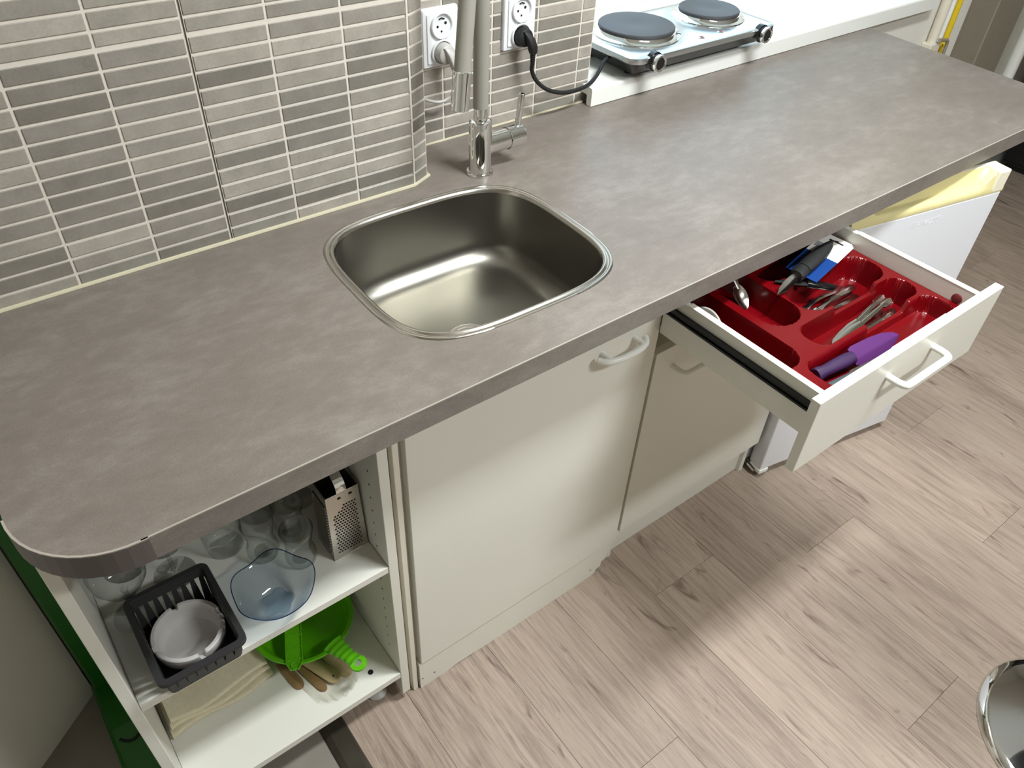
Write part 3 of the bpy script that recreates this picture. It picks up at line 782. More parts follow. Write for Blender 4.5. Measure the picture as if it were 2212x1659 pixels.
obj('plinth', B(0.7285, 1.234, 0.1035, 0.118, 0.0005, 0.1215), 'cab', dc)
# drawer: thing > drawer > pieces
dbm = nb()
box(dbm, 0.7215, 0.7325, -0.256, 0.070, 0.738, 0.829, bev=0.0006)
dr = obj('drawer', dbm, 'grey_side', dc, label='pulled-out cutlery drawer')
def dpart(name, bm, mat, **k): return obj(name, bm, mat, dr, **k)
dpart('drawer_side', B(1.190, 1.203, -0.256, 0.115, 0.738, 0.829, bev=0.0006), 'drawer_in')
dpart('side_top_edge', B(0.7212, 0.7335, -0.256, 0.02, 0.8288, 0.8305), 'cab_edge')
dpart('side_top_edge', B(1.1895, 1.2034, -0.256, -0.002, 0.8288, 0.8305), 'cab_edge')
dpart('drawer_bottom', B(0.7325, 1.190, -0.256, 0.115, 0.738, 0.743), 'cab_in')
dpart('drawer_back', B(0.7325, 1.190, 0.104, 0.115, 0.743, 0.82), 'cab_in')
dpart('drawer_front', B(0.701, 1.256, -0.2735, -0.2565, 0.677, 0.8325, bev=0.0012, seg=2), 'cab')
dpart('front_edge', B(0.7003, 0.7013, -0.273, -0.257, 0.678, 0.8318), 'grey_side')
bm = nb(); bow_handle(bm, 0.905, 1.045, 0.787, -0.2735, 0.034, 0.0066); dpart('handle', bm, 'handle', smooth=True)
bm = nb(); box(bm, 0.7165, 0.7216, -0.254, 0.070, 0.789, 0.793); box(bm, 0.7165, 0.7216, -0.254, 0.070, 0.803, 0.808); box(bm, 0.7195, 0.7216, -0.254, 0.070, 0.793, 0.803)
dpart('runner', bm, 'rail')
bm = lathe(nb(), [(0.0, 0.0036), (0.006, 0.0034), (0.0095, 0.0022), (0.010, 0.0)], 24, close_ends=False); xform(bm, Matrix.Translation((1.190, -0.229, 0.805)) @ Matrix.Rotation(-PI/2, 4, 'Y'))
dpart('screw_cap', bm, 'red_cap', smooth=True)

# --- open shelf unit
su = thing('shelf_unit', 'white open shelf unit holding glasses under the rounded worktop end', 'shelf unit', (-0.085, 0.3, 0))
obj('side_panel', B(-0.312, -0.295, YF, 0.505, 0.030, 0.861, bev=0.0008), 'cab_in', su)
rp = obj('side_panel', B(0.1255, 0.1435, YF, 0.505, 0.030, 0.861, bev=0.0008), 'cab_in', su)
obj('back_panel', B(-0.295, 0.1255, 0.498, 0.505, 0.09, 0.861), 'cab_in', su)
obj('shelf', B(-0.2945, 0.125, YF+0.0015, 0.498, 0.469, 0.485, bev=0.0006), 'cab_in', su)
obj('bottom_board', B(-0.2945, 0.125, YF+0.0005, 0.498, 0.100, 0.118, bev=0.0006), 'cab_in', su)
for fx in (-0.26, 0.089):
    for fy in (0.125, 0.45): obj('foot', lathe(nb(), [(0.0, 0.0), (0.021, 0.0), (0.022, 0.004), (0.012, 0.010), (0.012, 0.1), (0.0, 0.1)], 24, (fx, fy, 0.0)), 'plug_grey', su, smooth=True)
bm = nb()
for sgn, xx in ((1, 0.1252),):
    for yy in (0.111, 0.40):
        z = 0.18
        while z < 0.80:
            v = [bm.verts.new((xx, yy+0.0022*math.cos(q*PI/4), z+0.0026*math.sin(q*PI/4))) for q in range(8)]; bm.faces.new(v); z += 0.0325
po_ = obj('peg_holes', bm, 'hole', rp); po_['kind'] = 'stuff'
bm = lathe(nb(), [(0.0, 0.0005), (0.0055, 0.0005), (0.0058, 0.0)], 16, (0.077, 0.111, 0.118), False); obj('plug_hole', bm, 'hole', su)

# ================================================================== fridge
def fridge():
    t = thing('fridge', 'white undercounter fridge with its door ajar and yellowed handle trim', 'fridge', (1.5, 0.3, 0))
    obj('body', B(1.262, 1.775, 0.098, 0.64, 0.025, 0.845, bev=0.006, seg=2), 'fridge', t)
    for fx in (1.30, 1.74): obj('foot', lathe(nb(), [(0.0, 0.0), (0.018, 0.0), (0.016, 0.025), (0.0, 0.025)], 16, (fx, 0.16, 0.0)), 'black_rub', t, smooth=True)
    p0 = Vector((1.2535, 0.044, 0)); p1 = Vector((1.725, -0.045, 0)); u = (p1-p0).normalized(); W = (p1-p0).length
    ang = math.atan2(u.y, u.x)
    mt = Matrix.Translation(p0) @ Matrix.Rotation(ang, 4, 'Z')       # local x along the door, y into the room depth (back)
    dbm = nb(); box(dbm, 0.0, W, 0.0, 0.046, 0.032, 0.789, bev=0.004, seg=2); xform(dbm, mt)
    d = obj('door', dbm, 'fridge', t)
    # top trim with a scooped grip
    bm = nb()
    nx = 40; prof_n = 9
    rows = []
    for i in range(nx+1):
        x = W*i/nx; a = min(1, max(0, (x-0.03)/0.05)) * min(1, max(0, (W-0.045-x)/0.03)); a = a*a*(3-2*a)
        zf = 0.789
        ring = [(x, 0.0, 0.7885), (x, -0.001, 0.795), (x, 0.0005, 0.804), (x, 0.004, 0.808+0.026*(1-a)), (x, 0.010, 0.839-0.030*a), (x, 0.022, 0.842-0.034*a), (x, 0.031, 0.842-0.016*a), (x, 0.034, 0.842), (x, 0.047, 0.842), (x, 0.047, 0.7885)]
        rows.append(ring)
    loft(bm, rows, True, True, True); bmesh.ops.recalc_face_normals(bm, faces=bm.faces); xform(bm, mt)
    obj('handle_trim', bm, 'yellowed', d, smooth=True, shade=40, label='yellowed plastic grip trim along the top of the door')
    bm = nb(); box(bm, W-0.040, W+0.001, -0.001, 0.0475, 0.789, 0.8435, bev=0.004, seg=2); box(bm, 0.0, W+0.001, 0.034, 0.0475, 0.80, 0.8437, bev=0.003); xform(bm, mt)
    obj('trim_end', bm, 'cream_plastic', d)
    bm = nb(); box(bm, -0.002, 0.03, -0.002, 0.04, 0.018, 0.033, bev=0.002); xform(bm, mt); obj('hinge', bm, 'sill', d)
    bm = nb(); tube(bm, [(1.262, 0.10, 0.022), (1.255, 0.06, 0.018)], 0.007, 8); obj('hinge_arm', bm, 'steel', d, smooth=True)
    # raised maker's lettering on the door
    cu = bpy.data.curves.new('lettering', 'FONT'); cu.body = 'ZANUSSI'; cu.size = 0.0215; cu.extrude = 0.00015; cu.align_x = 'CENTER'; cu.space_character = 1.15
    tmp = bpy.data.objects.new('tmp_text', cu); col.objects.link(tmp)
    dg = bpy.context.evaluated_depsgraph_get(); me = bpy.data.meshes.new_from_object(tmp.evaluated_get(dg))
    bpy.data.objects.remove(tmp)
    me.transform(mt @ Matrix.Translation((0.250, -0.0001, 0.750)) @ Matrix.Rotation(PI/2, 4, 'X'))
    me.materials.clear(); me.materials.append(M['fridge'])
    o = bpy.data.objects.new('lettering', me); col.objects.link(o); o.parent = d
    o['label'] = 'faint raised white lettering'
fridge()

# ================================================================== cutlery tray and drawer contents
def sd_rr(x, y, cx, cy, hx, hy, r):
    qx, qy = abs(x-cx)-hx+r, abs(y-cy)-hy+r
    return math.hypot(max(qx, 0), max(qy, 0)) + min(max(qx, qy), 0) - r
ZT, ZP = 0.796, 0.7445
def tray():
    x0, x1, y0, y1 = 0.7335, 1.1885, -0.2555, 0.103
    pockets = [(0.780, -0.025, 0.040, 0.122+0.026, 0.036), (0.884, 0.025, 0.044, 0.128-0.008, 0.042),
               (1.062, 0.050, 0.118, 0.043, 0.030), (1.055, -0.058, 0.122, 0.042, 0.036),
               (1.020, -0.140, 0.155, 0.031, 0.028), (0.985, -0.215, 0.190, 0.037, 0.026)]
    nx, ny = 250, 200
    bm = nb(); V = []
    for j in range(ny+1):
        row = []
        for i in range(nx+1):
            x = x0+(x1-x0)*i/nx; y = y0+(y1-y0)*j/ny
            sds = [sd_rr(x, y, *p) for p in pockets]; dd_ = min(sds)
            zf = 0.760 if sds[5] == dd_ else ZP       # the front pocket is shallower
            # dividers between the right-hand pockets dip in the middle
            z = ZT
            t = max(0, min(1, (-dd_)/0.0042)); t = t*t*(3-2*t)
            if 0.985 < x < 1.120 and dd_ > -0.0042 and y < 0.045 and -0.235 < y:
                q = max(0, min(1, (x-0.985)/0.010))*max(0, min(1, (1.120-x)/0.010)); z = ZT-0.022*q
            z = z + (zf-z)*t
            row.append(bm.verts.new((x, y, z)))
        V.append(row)
    for j in range(ny):
        for i in range(nx): bm.faces.new((V[j][i], V[j][i+1], V[j+1][i+1], V[j+1][i]))
    # skirt down to the drawer bottom
    per = V[0][:] + [V[j][-1] for j in range(1, ny+1)] + list(reversed(V[-1][:-1])) + [V[j][0] for j in range(ny-1, 0, -1)]
    lo = [bm.verts.new((v.co.x, v.co.y, 0.7435)) for v in per]
    for i in range(len(per)):
        k = (i+1) % len(per); bm.faces.new((per[k], per[i], lo[i], lo[k]))
    t = obj('cutlery_tray', bm, 'red', smooth=True, shade=60)
    tag(t, 'red plastic cutlery tray with six pockets inside the drawer', 'tray')
tray()

def place(bm_or_list, name, label, cat, loc, rz=0, tilt=0, roll=0, group=None, mats=None):
    t = thing(name, label, cat, loc, group, (roll, tilt, rz))
    for nm, bm, mat in bm_or_list: obj(nm, bm, mat, t, loc=(0, 0, 0), smooth=True, shade=50)
    return t
def knife_parts():
    a = ribbon(nb(), [(0.0, 0.003, 0), (0.006, 0.0075, 0), (0.03, 0.0080, 0.0005), (0.035, 0.0042, 0.001), (0.095, 0.0048, 0.001), (0.105, 0.0050, 0.001)], 0.0052)
    b = ribbon(nb(), [(0.105, 0.0050, 0.001), (0.112, 0.0060, 0.001), (0.13, 0.0092, 0.0008), (0.165, 0.0098, 0.0006), (0.19, 0.0080, 0.0004), (0.203, 0.003, 0.0002)], 0.0016)
    return [('handle', a, 'steel'), ('blade', b, 'steel')]
def fork_parts():
    a = ribbon(nb(), [(0.0, 0.004, 0.0), (0.006, 0.0085, 0.0005), (0.03, 0.0088, 0.003), (0.06, 0.0060, 0.006), (0.09, 0.0040, 0.0085), (0.115, 0.0040, 0.0060), (0.128, 0.0065, 0.003)], 0.0030)
    b = ribbon(nb(), [(0.126, 0.0060, 0.0034), (0.134, 0.0105, 0.0012), (0.146, 0.0118, 0.0), (0.149, 0.0118, 0.0)], 0.0018)
    for k in range(4): ribbon(b, [(0.148, 0.0016, 0.0, -0.0098+0.0065*k), (0.17, 0.0014, 0.001, -0.0095+0.0063*k), (0.186, 0.0009, 0.005, -0.0092+0.0061*k)], 0.0017, 3)
    return [('handle', a, 'steel'), ('tines', b, 'steel')]
def spoon_parts(L=0.13, w=0.0155):
    a = ribbon(nb(), [(0.0, 0.003, 0.0), (0.005, 0.0065, 0.0005), (0.03, 0.0062, 0.003), (0.07, 0.0036, 0.006), (L-0.045, 0.0028, 0.005), (L-0.036, 0.0040, 0.003)], 0.0026)
    s = []
    dsh = []
    for k in range(13):
        t = k/12; s.append((L-0.040+0.05*t, max(0.0012, w*math.sin(PI*min(1, 0.08+0.92*t))**0.62), 0.0025+0.003*t)); dsh.append(0.0058*math.sin(PI*t))
    b = ribbon(nb(), s, 0.0013, 9, dsh)
    return [('handle', a, 'steel'), ('bowl', b, 'steel')]
# knives lie handle to the right
for (x, y, z, rz, tl, lab) in ((1.135, -0.122, 0.770, PI+0.16, 0.05, 'steel table knife on top beside the fork pocket'), (1.128, -0.140, 0.7755, PI+0.10, 0.045, 'broad-bladed steel table knife lying uppermost in the knife pocket'),
                          (1.142, -0.150, 0.7505, PI+0.02, 0.0, 'steel table knife lying flat under the other knives'), (1.122, -0.1575, 0.7568, PI+0.0, 0.0, 'steel table knife along the front wall of its pocket')):
    place(knife_parts(), 'table_knife', lab, 'knife', (x, y, z), rz, tl, 0.0, 'table knives in the tray')
for (x, y, z, rz, tl, lab) in ((1.128, -0.040, 0.7465, PI+0.06, 0.0, 'steel fork beside the black peeler in the tray'), (1.135, -0.060, 0.7575, PI+0.08, 0.015, 'steel fork lying in the middle of the fork pocket'),
                          (1.130, -0.078, 0.7465, PI+0.04, 0.0, 'steel fork nearest the table knives')):
    place(fork_parts(), 'fork', lab, 'fork', (x, y, z), rz, tl, 0.0, 'forks in the tray')
place(spoon_parts(0.102, 0.0165), 'spoon', 'small steel spoon leaning in the rear left pocket', 'spoon', (0.908, 0.100, 0.8235), -PI/2-0.10, 0.75, 0.0)
# purple knife with sheath, grey knife behind the drawer front
hb = ribbon(nb(), [(0.0, 0.010, 0.0), (0.004, 0.0125, 0.0), (0.02, 0.0100, 0.0), (0.045, 0.0115, 0.001), (0.075, 0.0125, 0.001), (0.092, 0.0105, 0.001)], 0.020, 7)
bb = ribbon(nb(), [(0.090, 0.0150, 0.001), (0.10, 0.0185, 0.001), (0.15, 0.0185, 0.001), (0.18, 0.0160, 0.001), (0.205, 0.0090, 0.001), (0.214, 0.003, 0.001)], 0.007, 5)
place([('handle', hb, 'purple_dark'), ('sheath', bb, 'purple')], 'chef_knife', 'purple kitchen knife in a purple blade cover behind the drawer front', 'knife', (0.817, -0.1965, 0.7770), -0.085, -0.012, 0.6)
hb = ribbon(nb(), [(0.0, 0.0085, 0.0), (0.004, 0.0105, 0.0), (0.05, 0.0095, 0.0), (0.066, 0.009, 0.0)], 0.014, 7)
bb = ribbon(nb(), [(0.064, 0.0095, 0.0), (0.07, 0.012, 0.0), (0.15, 0.011, 0.0), (0.178, 0.003, 0.0)], 0.002, 5)
place([('handle', hb, 'slate'), ('blade', bb, 'steel')], 'paring_knife', 'kitchen knife with a slate grey handle against the drawer front', 'knife', (0.808, -0.2285, 0.7716), -0.07, 0.0, 0.5)
# pink-white film behind
tag(obj('film_strip', B(0.93, 1.10, -0.2512, -0.2504, 0.7600, 0.822), 'pink_card'), 'pale pink film standing against the inside of the drawer front', 'film')
# peeler on its blue and white card
ct = thing('packaged_peeler', 'new peeler with a black grip on a blue and white hang card', 'peeler', (1.0945, 0.007, 0.8025), None, (0.06, -0.03, 0.19))
out = [(-0.085, -0.026), (0.055, -0.036), (0.085, -0.034), (0.092, -0.028), (0.092, 0.028), (0.085, 0.034), (0.055, 0.036), (-0.085, 0.026)]
bm = prism(nb(), [p for p in out if p[0] <= 0.03] + [], 0, 0.001) if False else prism(nb(), [(-0.083, -0.033), (0.006, -0.034), (0.006, 0.034), (-0.083, 0.033)], 0.0, 0.0010)
obj('card', bm, 'blue_card', ct, loc=(0, 0, 0))
bm = prism(nb(), [(0.0062, -0.034), (0.080, -0.034), (0.090, -0.026), (0.090, 0.026), (0.080, 0.034), (0.0062, 0.034)], 0.0, 0.0010)
hc = obj('card_header', bm, 'white_card', ct, loc=(0, 0, 0))
bm = prism(nb(), [(0.070, -0.015), (0.075, -0.015), (0.075, -0.005), (0.0785, 0.0), (0.075, 0.005), (0.075, 0.015), (0.070, 0.015)], 0.0011, 0.0015); obj('euro_hole', bm, 'hole', hc)
bm = prism(nb(), [(0.030, 0.012), (0.050, 0.012), (0.050, 0.030), (0.030, 0.030)], 0.0011, 0.0013); obj('printed_patch', bm, 'print_grey', hc)
bm = ribbon(nb(), [(-0.082, 0.0120, 0.014), (-0.075, 0.0140, 0.014), (-0.045, 0.0145, 0.014), (-0.005, 0.0135, 0.014), (0.020, 0.0100, 0.014), (0.036, 0.0040, 0.014)], 0.022, 9); g = obj('grip', bm, 'dark_rubber', ct, loc=(0, 0, 0), smooth=True)
bm = ribbon(nb(), [(-0.113, 0.0115, 0.014), (-0.108, 0.0140, 0.014), (-0.088, 0.0140, 0.014), (-0.084, 0.0120, 0.014)], 0.022, 9); obj('collar', bm, 'dark_rubber', ct, loc=(0, 0, 0), smooth=True)
bm = ribbon(nb(), [(-0.178, 0.0015, 0.004), (-0.158, 0.0075, 0.007), (-0.135, 0.0095, 0.011), (-0.112, 0.0070, 0.014)], 0.003, 7, [0.0, 0.003, 0.004, 0.0]); obj('blade', bm, 'steel', ct, loc=(0, 0, 0), smooth=True)
# loose black-handled peeler beneath
a = ribbon(nb(), [(0.0, 0.004, 0.0), (0.006, 0.0080, 0.0), (0.03, 0.0095, 0.001), (0.055, 0.0075, 0.001), (0.062, 0.0060, 0.001)], 0.013, 7)
b = ribbon(nb(), [(0.060, 0.0060, 0.001), (0.075, 0.0085, 0.001), (0.11, 0.0070, 0.0), (0.13, 0.0015, -0.001)], 0.004, 7)
place([('handle', a, 'black_gloss'), ('blade_cover', b, 'dark_rubber')], 'paring_peeler', 'small black-handled peeler lying below the packaged one', 'peeler', (1.061, -0.058, 0.781), PI-0.51, -0.175, 0.1)
# round lid standing in the left pocket
bm = lathe(nb(), [(0.0, 0.0), (0.038, 0.0), (0.040, 0.002), (0.038, 0.004), (0.0, 0.004)], 40); xform(bm, Matrix.Translation((0.7445, -0.006, 0.7850)) @ Matrix.Rotation(PI/2+0.22, 4, 'Y'))
tag(obj('round_lid', bm, 'plug_grey', smooth=True), 'small round pale lid standing in the left tray pocket', 'lid')

# ================================================================== shelf contents (upper)
ZS = 0.485
# --- wine glasses
def wine_glass(x, y, label, h=0.165, rb=0.043):
    t = thing('wine_glass', label, 'glass', (x, y, ZS), 'stemmed glasses on the shelf')
    obj('foot', lathe(nb(), [(0.0, 0.0), (0.034, 0.0), (0.0348, 0.0012), (0.020, 0.004), (0.006, 0.008), (0.004, 0.012)], 40, (x, y, ZS), False), 'glass', t, smooth=True, shade=60)
    obj('stem', lathe(nb(), [(0.004, 0.0), (0.0034, 0.02), (0.0036, 0.05), (0.006, 0.060)], 16, (x, y, ZS+0.012), False), 'glass', t, smooth=True)
    o = [(0.0, 0.070), (0.012, 0.071), (0.030, 0.082), (rb-0.002, 0.104), (rb, 0.125), (rb-0.004, h), (rb-0.0046, h+0.0006), (rb-0.0054, h-0.0002)]
    obj('bowl', lathe(nb(), o, 48, (x, y, ZS), False), 'glass', t, smooth=True, shade=70)
wine_glass(-0.2485, 0.232, 'wide-bowled wine glass beside the left panel of the shelf')
wine_glass(-0.172, 0.272, 'wine glass whose foot shows behind the black basket')
wine_glass(-0.236, 0.335, 'wine glass standing behind the other two')
# --- tea glasses
def tea_glass(x, y, label, h=0.084):
    t = thing('tea_glass', label, 'glass', (x, y, ZS), 'small tea glasses on the shelf')
    o = [(0.0, 0.0), (0.020, 0.0), (0.0245, 0.003), (0.0272, 0.012), (0.0265, 0.024), (0.0225, 0.040), (0.0220, 0.048), (0.0255, 0.068), (0.0285, h), (0.0280, h+0.0008), (0.0270, h)]
    obj('glass_body', lathe(nb(), o, 40, (x, y, ZS), False), 'glass', t, smooth=True, shade=70)
    obj('thick_base', lathe(nb(), [(0.0, 0.0072), (0.016, 0.0074), (0.0165, 0.008), (0.0, 0.0078)], 32, (x, y, ZS), False), 'glass', t, smooth=True)
tea_glass(-0.034, 0.224, 'small waisted tea glass right behind the blue bowl')
tea_glass(0.014, 0.176, 'small waisted tea glass beside the grater')
tea_glass(0.025, 0.236, 'small waisted tea glass between the other tea glasses and the grater')
def tumbler(x, y, label, h=0.09, r=0.034):
    t = thing('tumbler', label, 'glass', (x, y, ZS), 'tumblers at the back of the shelf')
    o = [(0.0, 0.0), (r-0.006, 0.0), (r-0.003, 0.002), (r-0.001, 0.02), (r+0.002, h), (r+0.001, h+0.0008), (r, h)]
    obj('glass_body', lathe(nb(), o, 40, (x, y, ZS), False), 'glass', t, smooth=True, shade=60)
tumbler(-0.082, 0.279, 'plain tumbler behind the blue bowl next to the wine glasses')
tumbler(-0.006, 0.315, 'plain tumbler behind the waisted tea glasses')
tumbler(0.068, 0.303, 'plain tumbler standing behind the grater')
# --- blue glass bowl
def blue_bowl():
    x, y = -0.056, 0.117
    t = thing('glass_bowl', 'pale blue glass bowl with a wavy flower rim', 'bowl', (x, y, ZS))
    def loop(r, z, wob, dz):
        return [(x+(r*(1+wob*math.cos(5*a+0.4)))*math.cos(a), y+(r*(1+wob*math.cos(5*a+0.4)))*math.sin(a), ZS+z+dz*math.cos(5*a+0.4)) for a in [2*PI*i/72 for i in range(72)]]
    bm = nb()
    L_ = [loop(0.002, 0.004, 0, 0), loop(0.022, 0.004, .05, 0), loop(0.030, 0.008, .05, 0), loop(0.042, 0.022, .05, 0.001), loop(0.054, 0.040, .035, 0.002), loop(0.0635, 0.055, .035, 0.004), loop(0.065, 0.0555, .035, 0.004)]
    loft(bm, L_, True, True, False); bmesh.ops.recalc_face_normals(bm, faces=bm.faces)
    obj('bowl_body', bm, 'blue_glass', t, smooth=True, shade=80)
    lp = loop(0.0645, 0.0557, .035, 0.004); lp.append(lp[0])
    bm = nb(); tube(bm, lp, 0.0008, 8, False); obj('rim', bm, 'blue_rim', t, smooth=True)
    bm = nb(); loft(bm, [loop(0.024, 0.0045, .14, 0), loop(0.0245, 0.0062, .14, 0), loop(0.021, 0.0062, .14, 0)], True, False, True); obj('flower_base', bm, 'blue_glass', t, smooth=True)
blue_bowl()
# --- grater
def grater():
    x0, x1, y0, y1, h = 0.057, 0.1225, 0.139, 0.200, 0.158
    t = thing('box_grater', 'steel box grater standing against the right panel of the shelf', 'grater', ((x0+x1)/2, (y0+y1)/2, ZS))
    k = 0.10
    def corner(sx, sy, z):
        f = 1-k*z/h; cx, cy = (x0+x1)/2, (y0+y1)/2
        return Vector((cx+sx*(x1-x0)/2*f, cy+sy*(y1-y0)/2*f, ZS+z))
    faces = {'front': ((-1, -1), (1, -1)), 'right': ((1, -1), (1, 1)), 'back': ((1, 1), (-1, 1)), 'left': ((-1, 1), (-1, -1))}
    fobj = {}
    for nm, (a, b) in faces.items():
        bm = nb(); p = [corner(*a, 0), corner(*b, 0), corner(*b, h), corner(*a, h)]
        n = (p[1]-p[0]).cross(p[3]-p[0]).normalized()
        lo = [bm.verts.new(q) for q in p]; hi = [bm.verts.new(q-n*0.0008) for q in p]
        bm.faces.new(lo); bm.faces.new(list(reversed(hi)))
        for i in range(4): bm.faces.new((lo[i], hi[i], hi[(i+1) % 4], lo[(i+1) % 4]))
        bmesh.ops.recalc_face_normals(bm, faces=bm.faces)
        fobj[nm] = (obj('grating_face', bm, 'steel_dull', t), p, n)
    def onface(nm, u, v):
        o, p, n = fobj[nm]; a = p[0].lerp(p[1], u); b = p[3].lerp(p[2], u); return a.lerp(b, v), n
    bm = nb()
    for r in range(19):
        for c in range(9):
            u = 0.17+0.083*(c+0.5*(r % 2)); v = 0.10+0.039*r
            if u > 0.86 or (r > 15 and (u < 0.22+0.08*(r-15))): continue
            q, n = onface('front', u, v); ex = (fobj['front'][1][1]-fobj['front'][1][0]).normalized(); ez = n.cross(ex)
            vs_ = [bm.verts.new(q+n*0.0004+ex*0.0020*math.cos(i*PI/3)+ez*0.0020*math.sin(i*PI/3)) for i in range(6)]; bm.faces.new(vs_)
    bmesh.ops.recalc_face_normals(bm, faces=bm.faces)
    o = obj('grating_holes', bm, 'hole', fobj['front'][0]); o['kind'] = 'stuff'
    bm = nb()
    for u in (0.40, 0.74):
        q, n = onface('front', u, 0.93); ex = Vector((1, 0, 0))
        vs_ = [bm.verts.new(q+n*0.0005+ex*a+Vector((0, 0, b))) for a, b in ((-0.003, -0.002), (0.003, -0.002), (0.003, 0.002), (-0.003, 0.002))]; bm.faces.new(vs_)
    obj('slot_mark', bm, 'hole', fobj['front'][0])
    bm = nb()
    for r in range(18):
        a, n = onface('left', 0.1, 0.10+0.043*r); b, _ = onface('left', 0.9, 0.10+0.043*r)
        tube(bm, [a+n*0.0005, b+n*0.0005], 0.0013, 6)
    o = obj('ribs', bm, 'steel_dull', fobj['left'][0], smooth=True); o['kind'] = 'stuff'
    bm = nb()
    for r in range(18):
        a, n = onface('left', 0.12, 0.12+0.043*r); b, _ = onface('left', 0.88, 0.12+0.043*r)
        tube(bm, [a+n*0.0002, b+n*0.0002], 0.0011, 6)
    o = obj('slits', bm, 'hole', fobj['left'][0]); o['kind'] = 'stuff'
    # strap handle across the top
    bm = nb(); a, _ = onface('front', 0.5, 1.0); b, _ = onface('back', 0.5, 1.0)
    pts = catmull([a+Vector((0, 0, -0.012)), a+Vector((0, 0.001, 0.010)), a.lerp(b, 0.2)+Vector((0, 0, 0.024)), a.lerp(b, 0.5)+Vector((0, 0, 0.029)), a.lerp(b, 0.8)+Vector((0, 0, 0.024)), b+Vector((0, -0.001, 0.010)), b+Vector((0, 0, -0.012))], 5)
    loft(bm, [[p+Vector((-0.009, 0, 0)), p+Vector((0.009, 0, 0)), p+Vector((0.0085, 0, 0))+Vector((0, 0.0, 0.0012)), p+Vector((-0.0085, 0, 0.0012))] for p in pts], True, True, True)
    bmesh.ops.recalc_face_normals(bm, faces=bm.faces)
    obj('handle', bm, 'chrome', t, smooth=True, shade=40)
    bm = nb(); lp = [corner(*s, h) for s in ((-1, -1), (1, -1), (1, 1), (-1, 1), (-1, -1))]; tube(bm, lp, 0.0011, 6, False); lp = [corner(*s, 0.0012) for s in ((-1, -1), (1, -1), (1, 1), (-1, 1), (-1, -1))]; tube(bm, lp, 0.0011, 6, False)
    obj('edge_wire', bm, 'steel', t)
grater()
# --- black basket
def basket():
    cx, cy = -0.1945, 0.1225; hx, hy, H = 0.0660, 0.0865, 0.076
    t = thing('plastic_basket', 'black slotted plastic basket on the front of the shelf', 'basket', (cx, cy, ZS))
    bx, by = 0.0562, 0.0475
    by = 0.0570
    cyb = cy + 0.0
    def W(u, v, z): return (cx+u, cyb+v, ZS+z)
    bm = nb(); prism(bm, rrect(cx, cyb, bx, by, 0.008, 4), ZS+0.0003, ZS+0.003); obj('base', bm, 'basket', t)
    def ring(hx_, hy_, r, z): return [(a, b, ZS+z) for a, b in rrect(cx, cyb, hx_, hy_, r, 5)]
    bm = nb(); loft(bm, [ring(hx-0.010, hy-0.010, .008, H-0.004), ring(hx-0.009, hy-0.009, .008, H), ring(hx-0.001, hy-0.001, .013, H), ring(hx, hy, .014, H-0.0015), ring(hx, hy, .014, H-0.008), ring(hx-0.002, hy-0.002, .013, H-0.008), ring(hx-0.004, hy-0.004, .011, H-0.004), ring(hx-0.010, hy-0.010, .008, H-0.004)], True)
    bmesh.ops.recalc_face_normals(bm, faces=bm.faces); obj('rim', bm, 'basket', t, smooth=True, shade=40)
    # lower band of the walls
    f = 0.20
    def wall_ring(s, inset=0.0):
        return [(a, b, ZS+0.002+(H-0.006)*s) for a, b in rrect(cx, cyb, bx+(hx-0.009-bx)*s-inset, by+(hy-0.009-by)*s-inset, 0.008, 5)]
    bm = nb(); loft(bm, [wall_ring(0), wall_ring(f), wall_ring(f, 0.0016), wall_ring(0, 0.0016)], True); bmesh.ops.recalc_face_normals(bm, faces=bm.faces); obj('lower_band', bm, 'basket', t)
    bm = nb(); loft(bm, [wall_ring(0.84), wall_ring(1), wall_ring(1, 0.0016), wall_ring(0.84, 0.0016)], True); bmesh.ops.recalc_face_normals(bm, faces=bm.faces); obj('upper_band', bm, 'basket', t)
    def pt(side, u, s):
        ax, ay = bx+(hx-0.009-bx)*s, by+(hy-0.009-by)*s; z = 0.002+(H-0.006)*s
        if side == 0: return Vector(W((-ax)+2*ax*u, -ay, z)), Vector((0, 1, 0))
        if side == 1: return Vector(W((-ax)+2*ax*u, ay, z)), Vector((0, -1, 0))
        if side == 2: return Vector(W(-ax, -ay+2*ay*u, z)), Vector((1, 0, 0))
        return Vector(W(ax, -ay+2*ay*u, z)), Vector((-1, 0, 0))
    for side in range(4):
        n = 8 if side < 2 else 11
        for k in range(n):
            u = 0.055+0.89*k/(n-1); wb, wt = (0.062, 0.030) if side < 2 else (0.048, 0.024)
            bm = nb(); p = []
            for s, w_ in ((f-0.01, wb), (0.85, wt)):
                for sg in (-1, 1): p.append(pt(side, min(0.985, max(0.015, u+sg*w_)), s))
            a = [bm.verts.new(q) for q, _ in (p[0], p[1], p[3], p[2])]; b = [bm.verts.new(q+m*0.0016) for q, m in (p[0], p[1], p[3], p[2])]
            bm.faces.new(a); bm.faces.new(list(reversed(b)))
            for i in range(4): bm.faces.new((a[i], b[i], b[(i+1) % 4], a[(i+1) % 4]))
            bmesh.ops.recalc_face_normals(bm, faces=bm.faces); obj('slat', bm, 'basket', t)
basket()
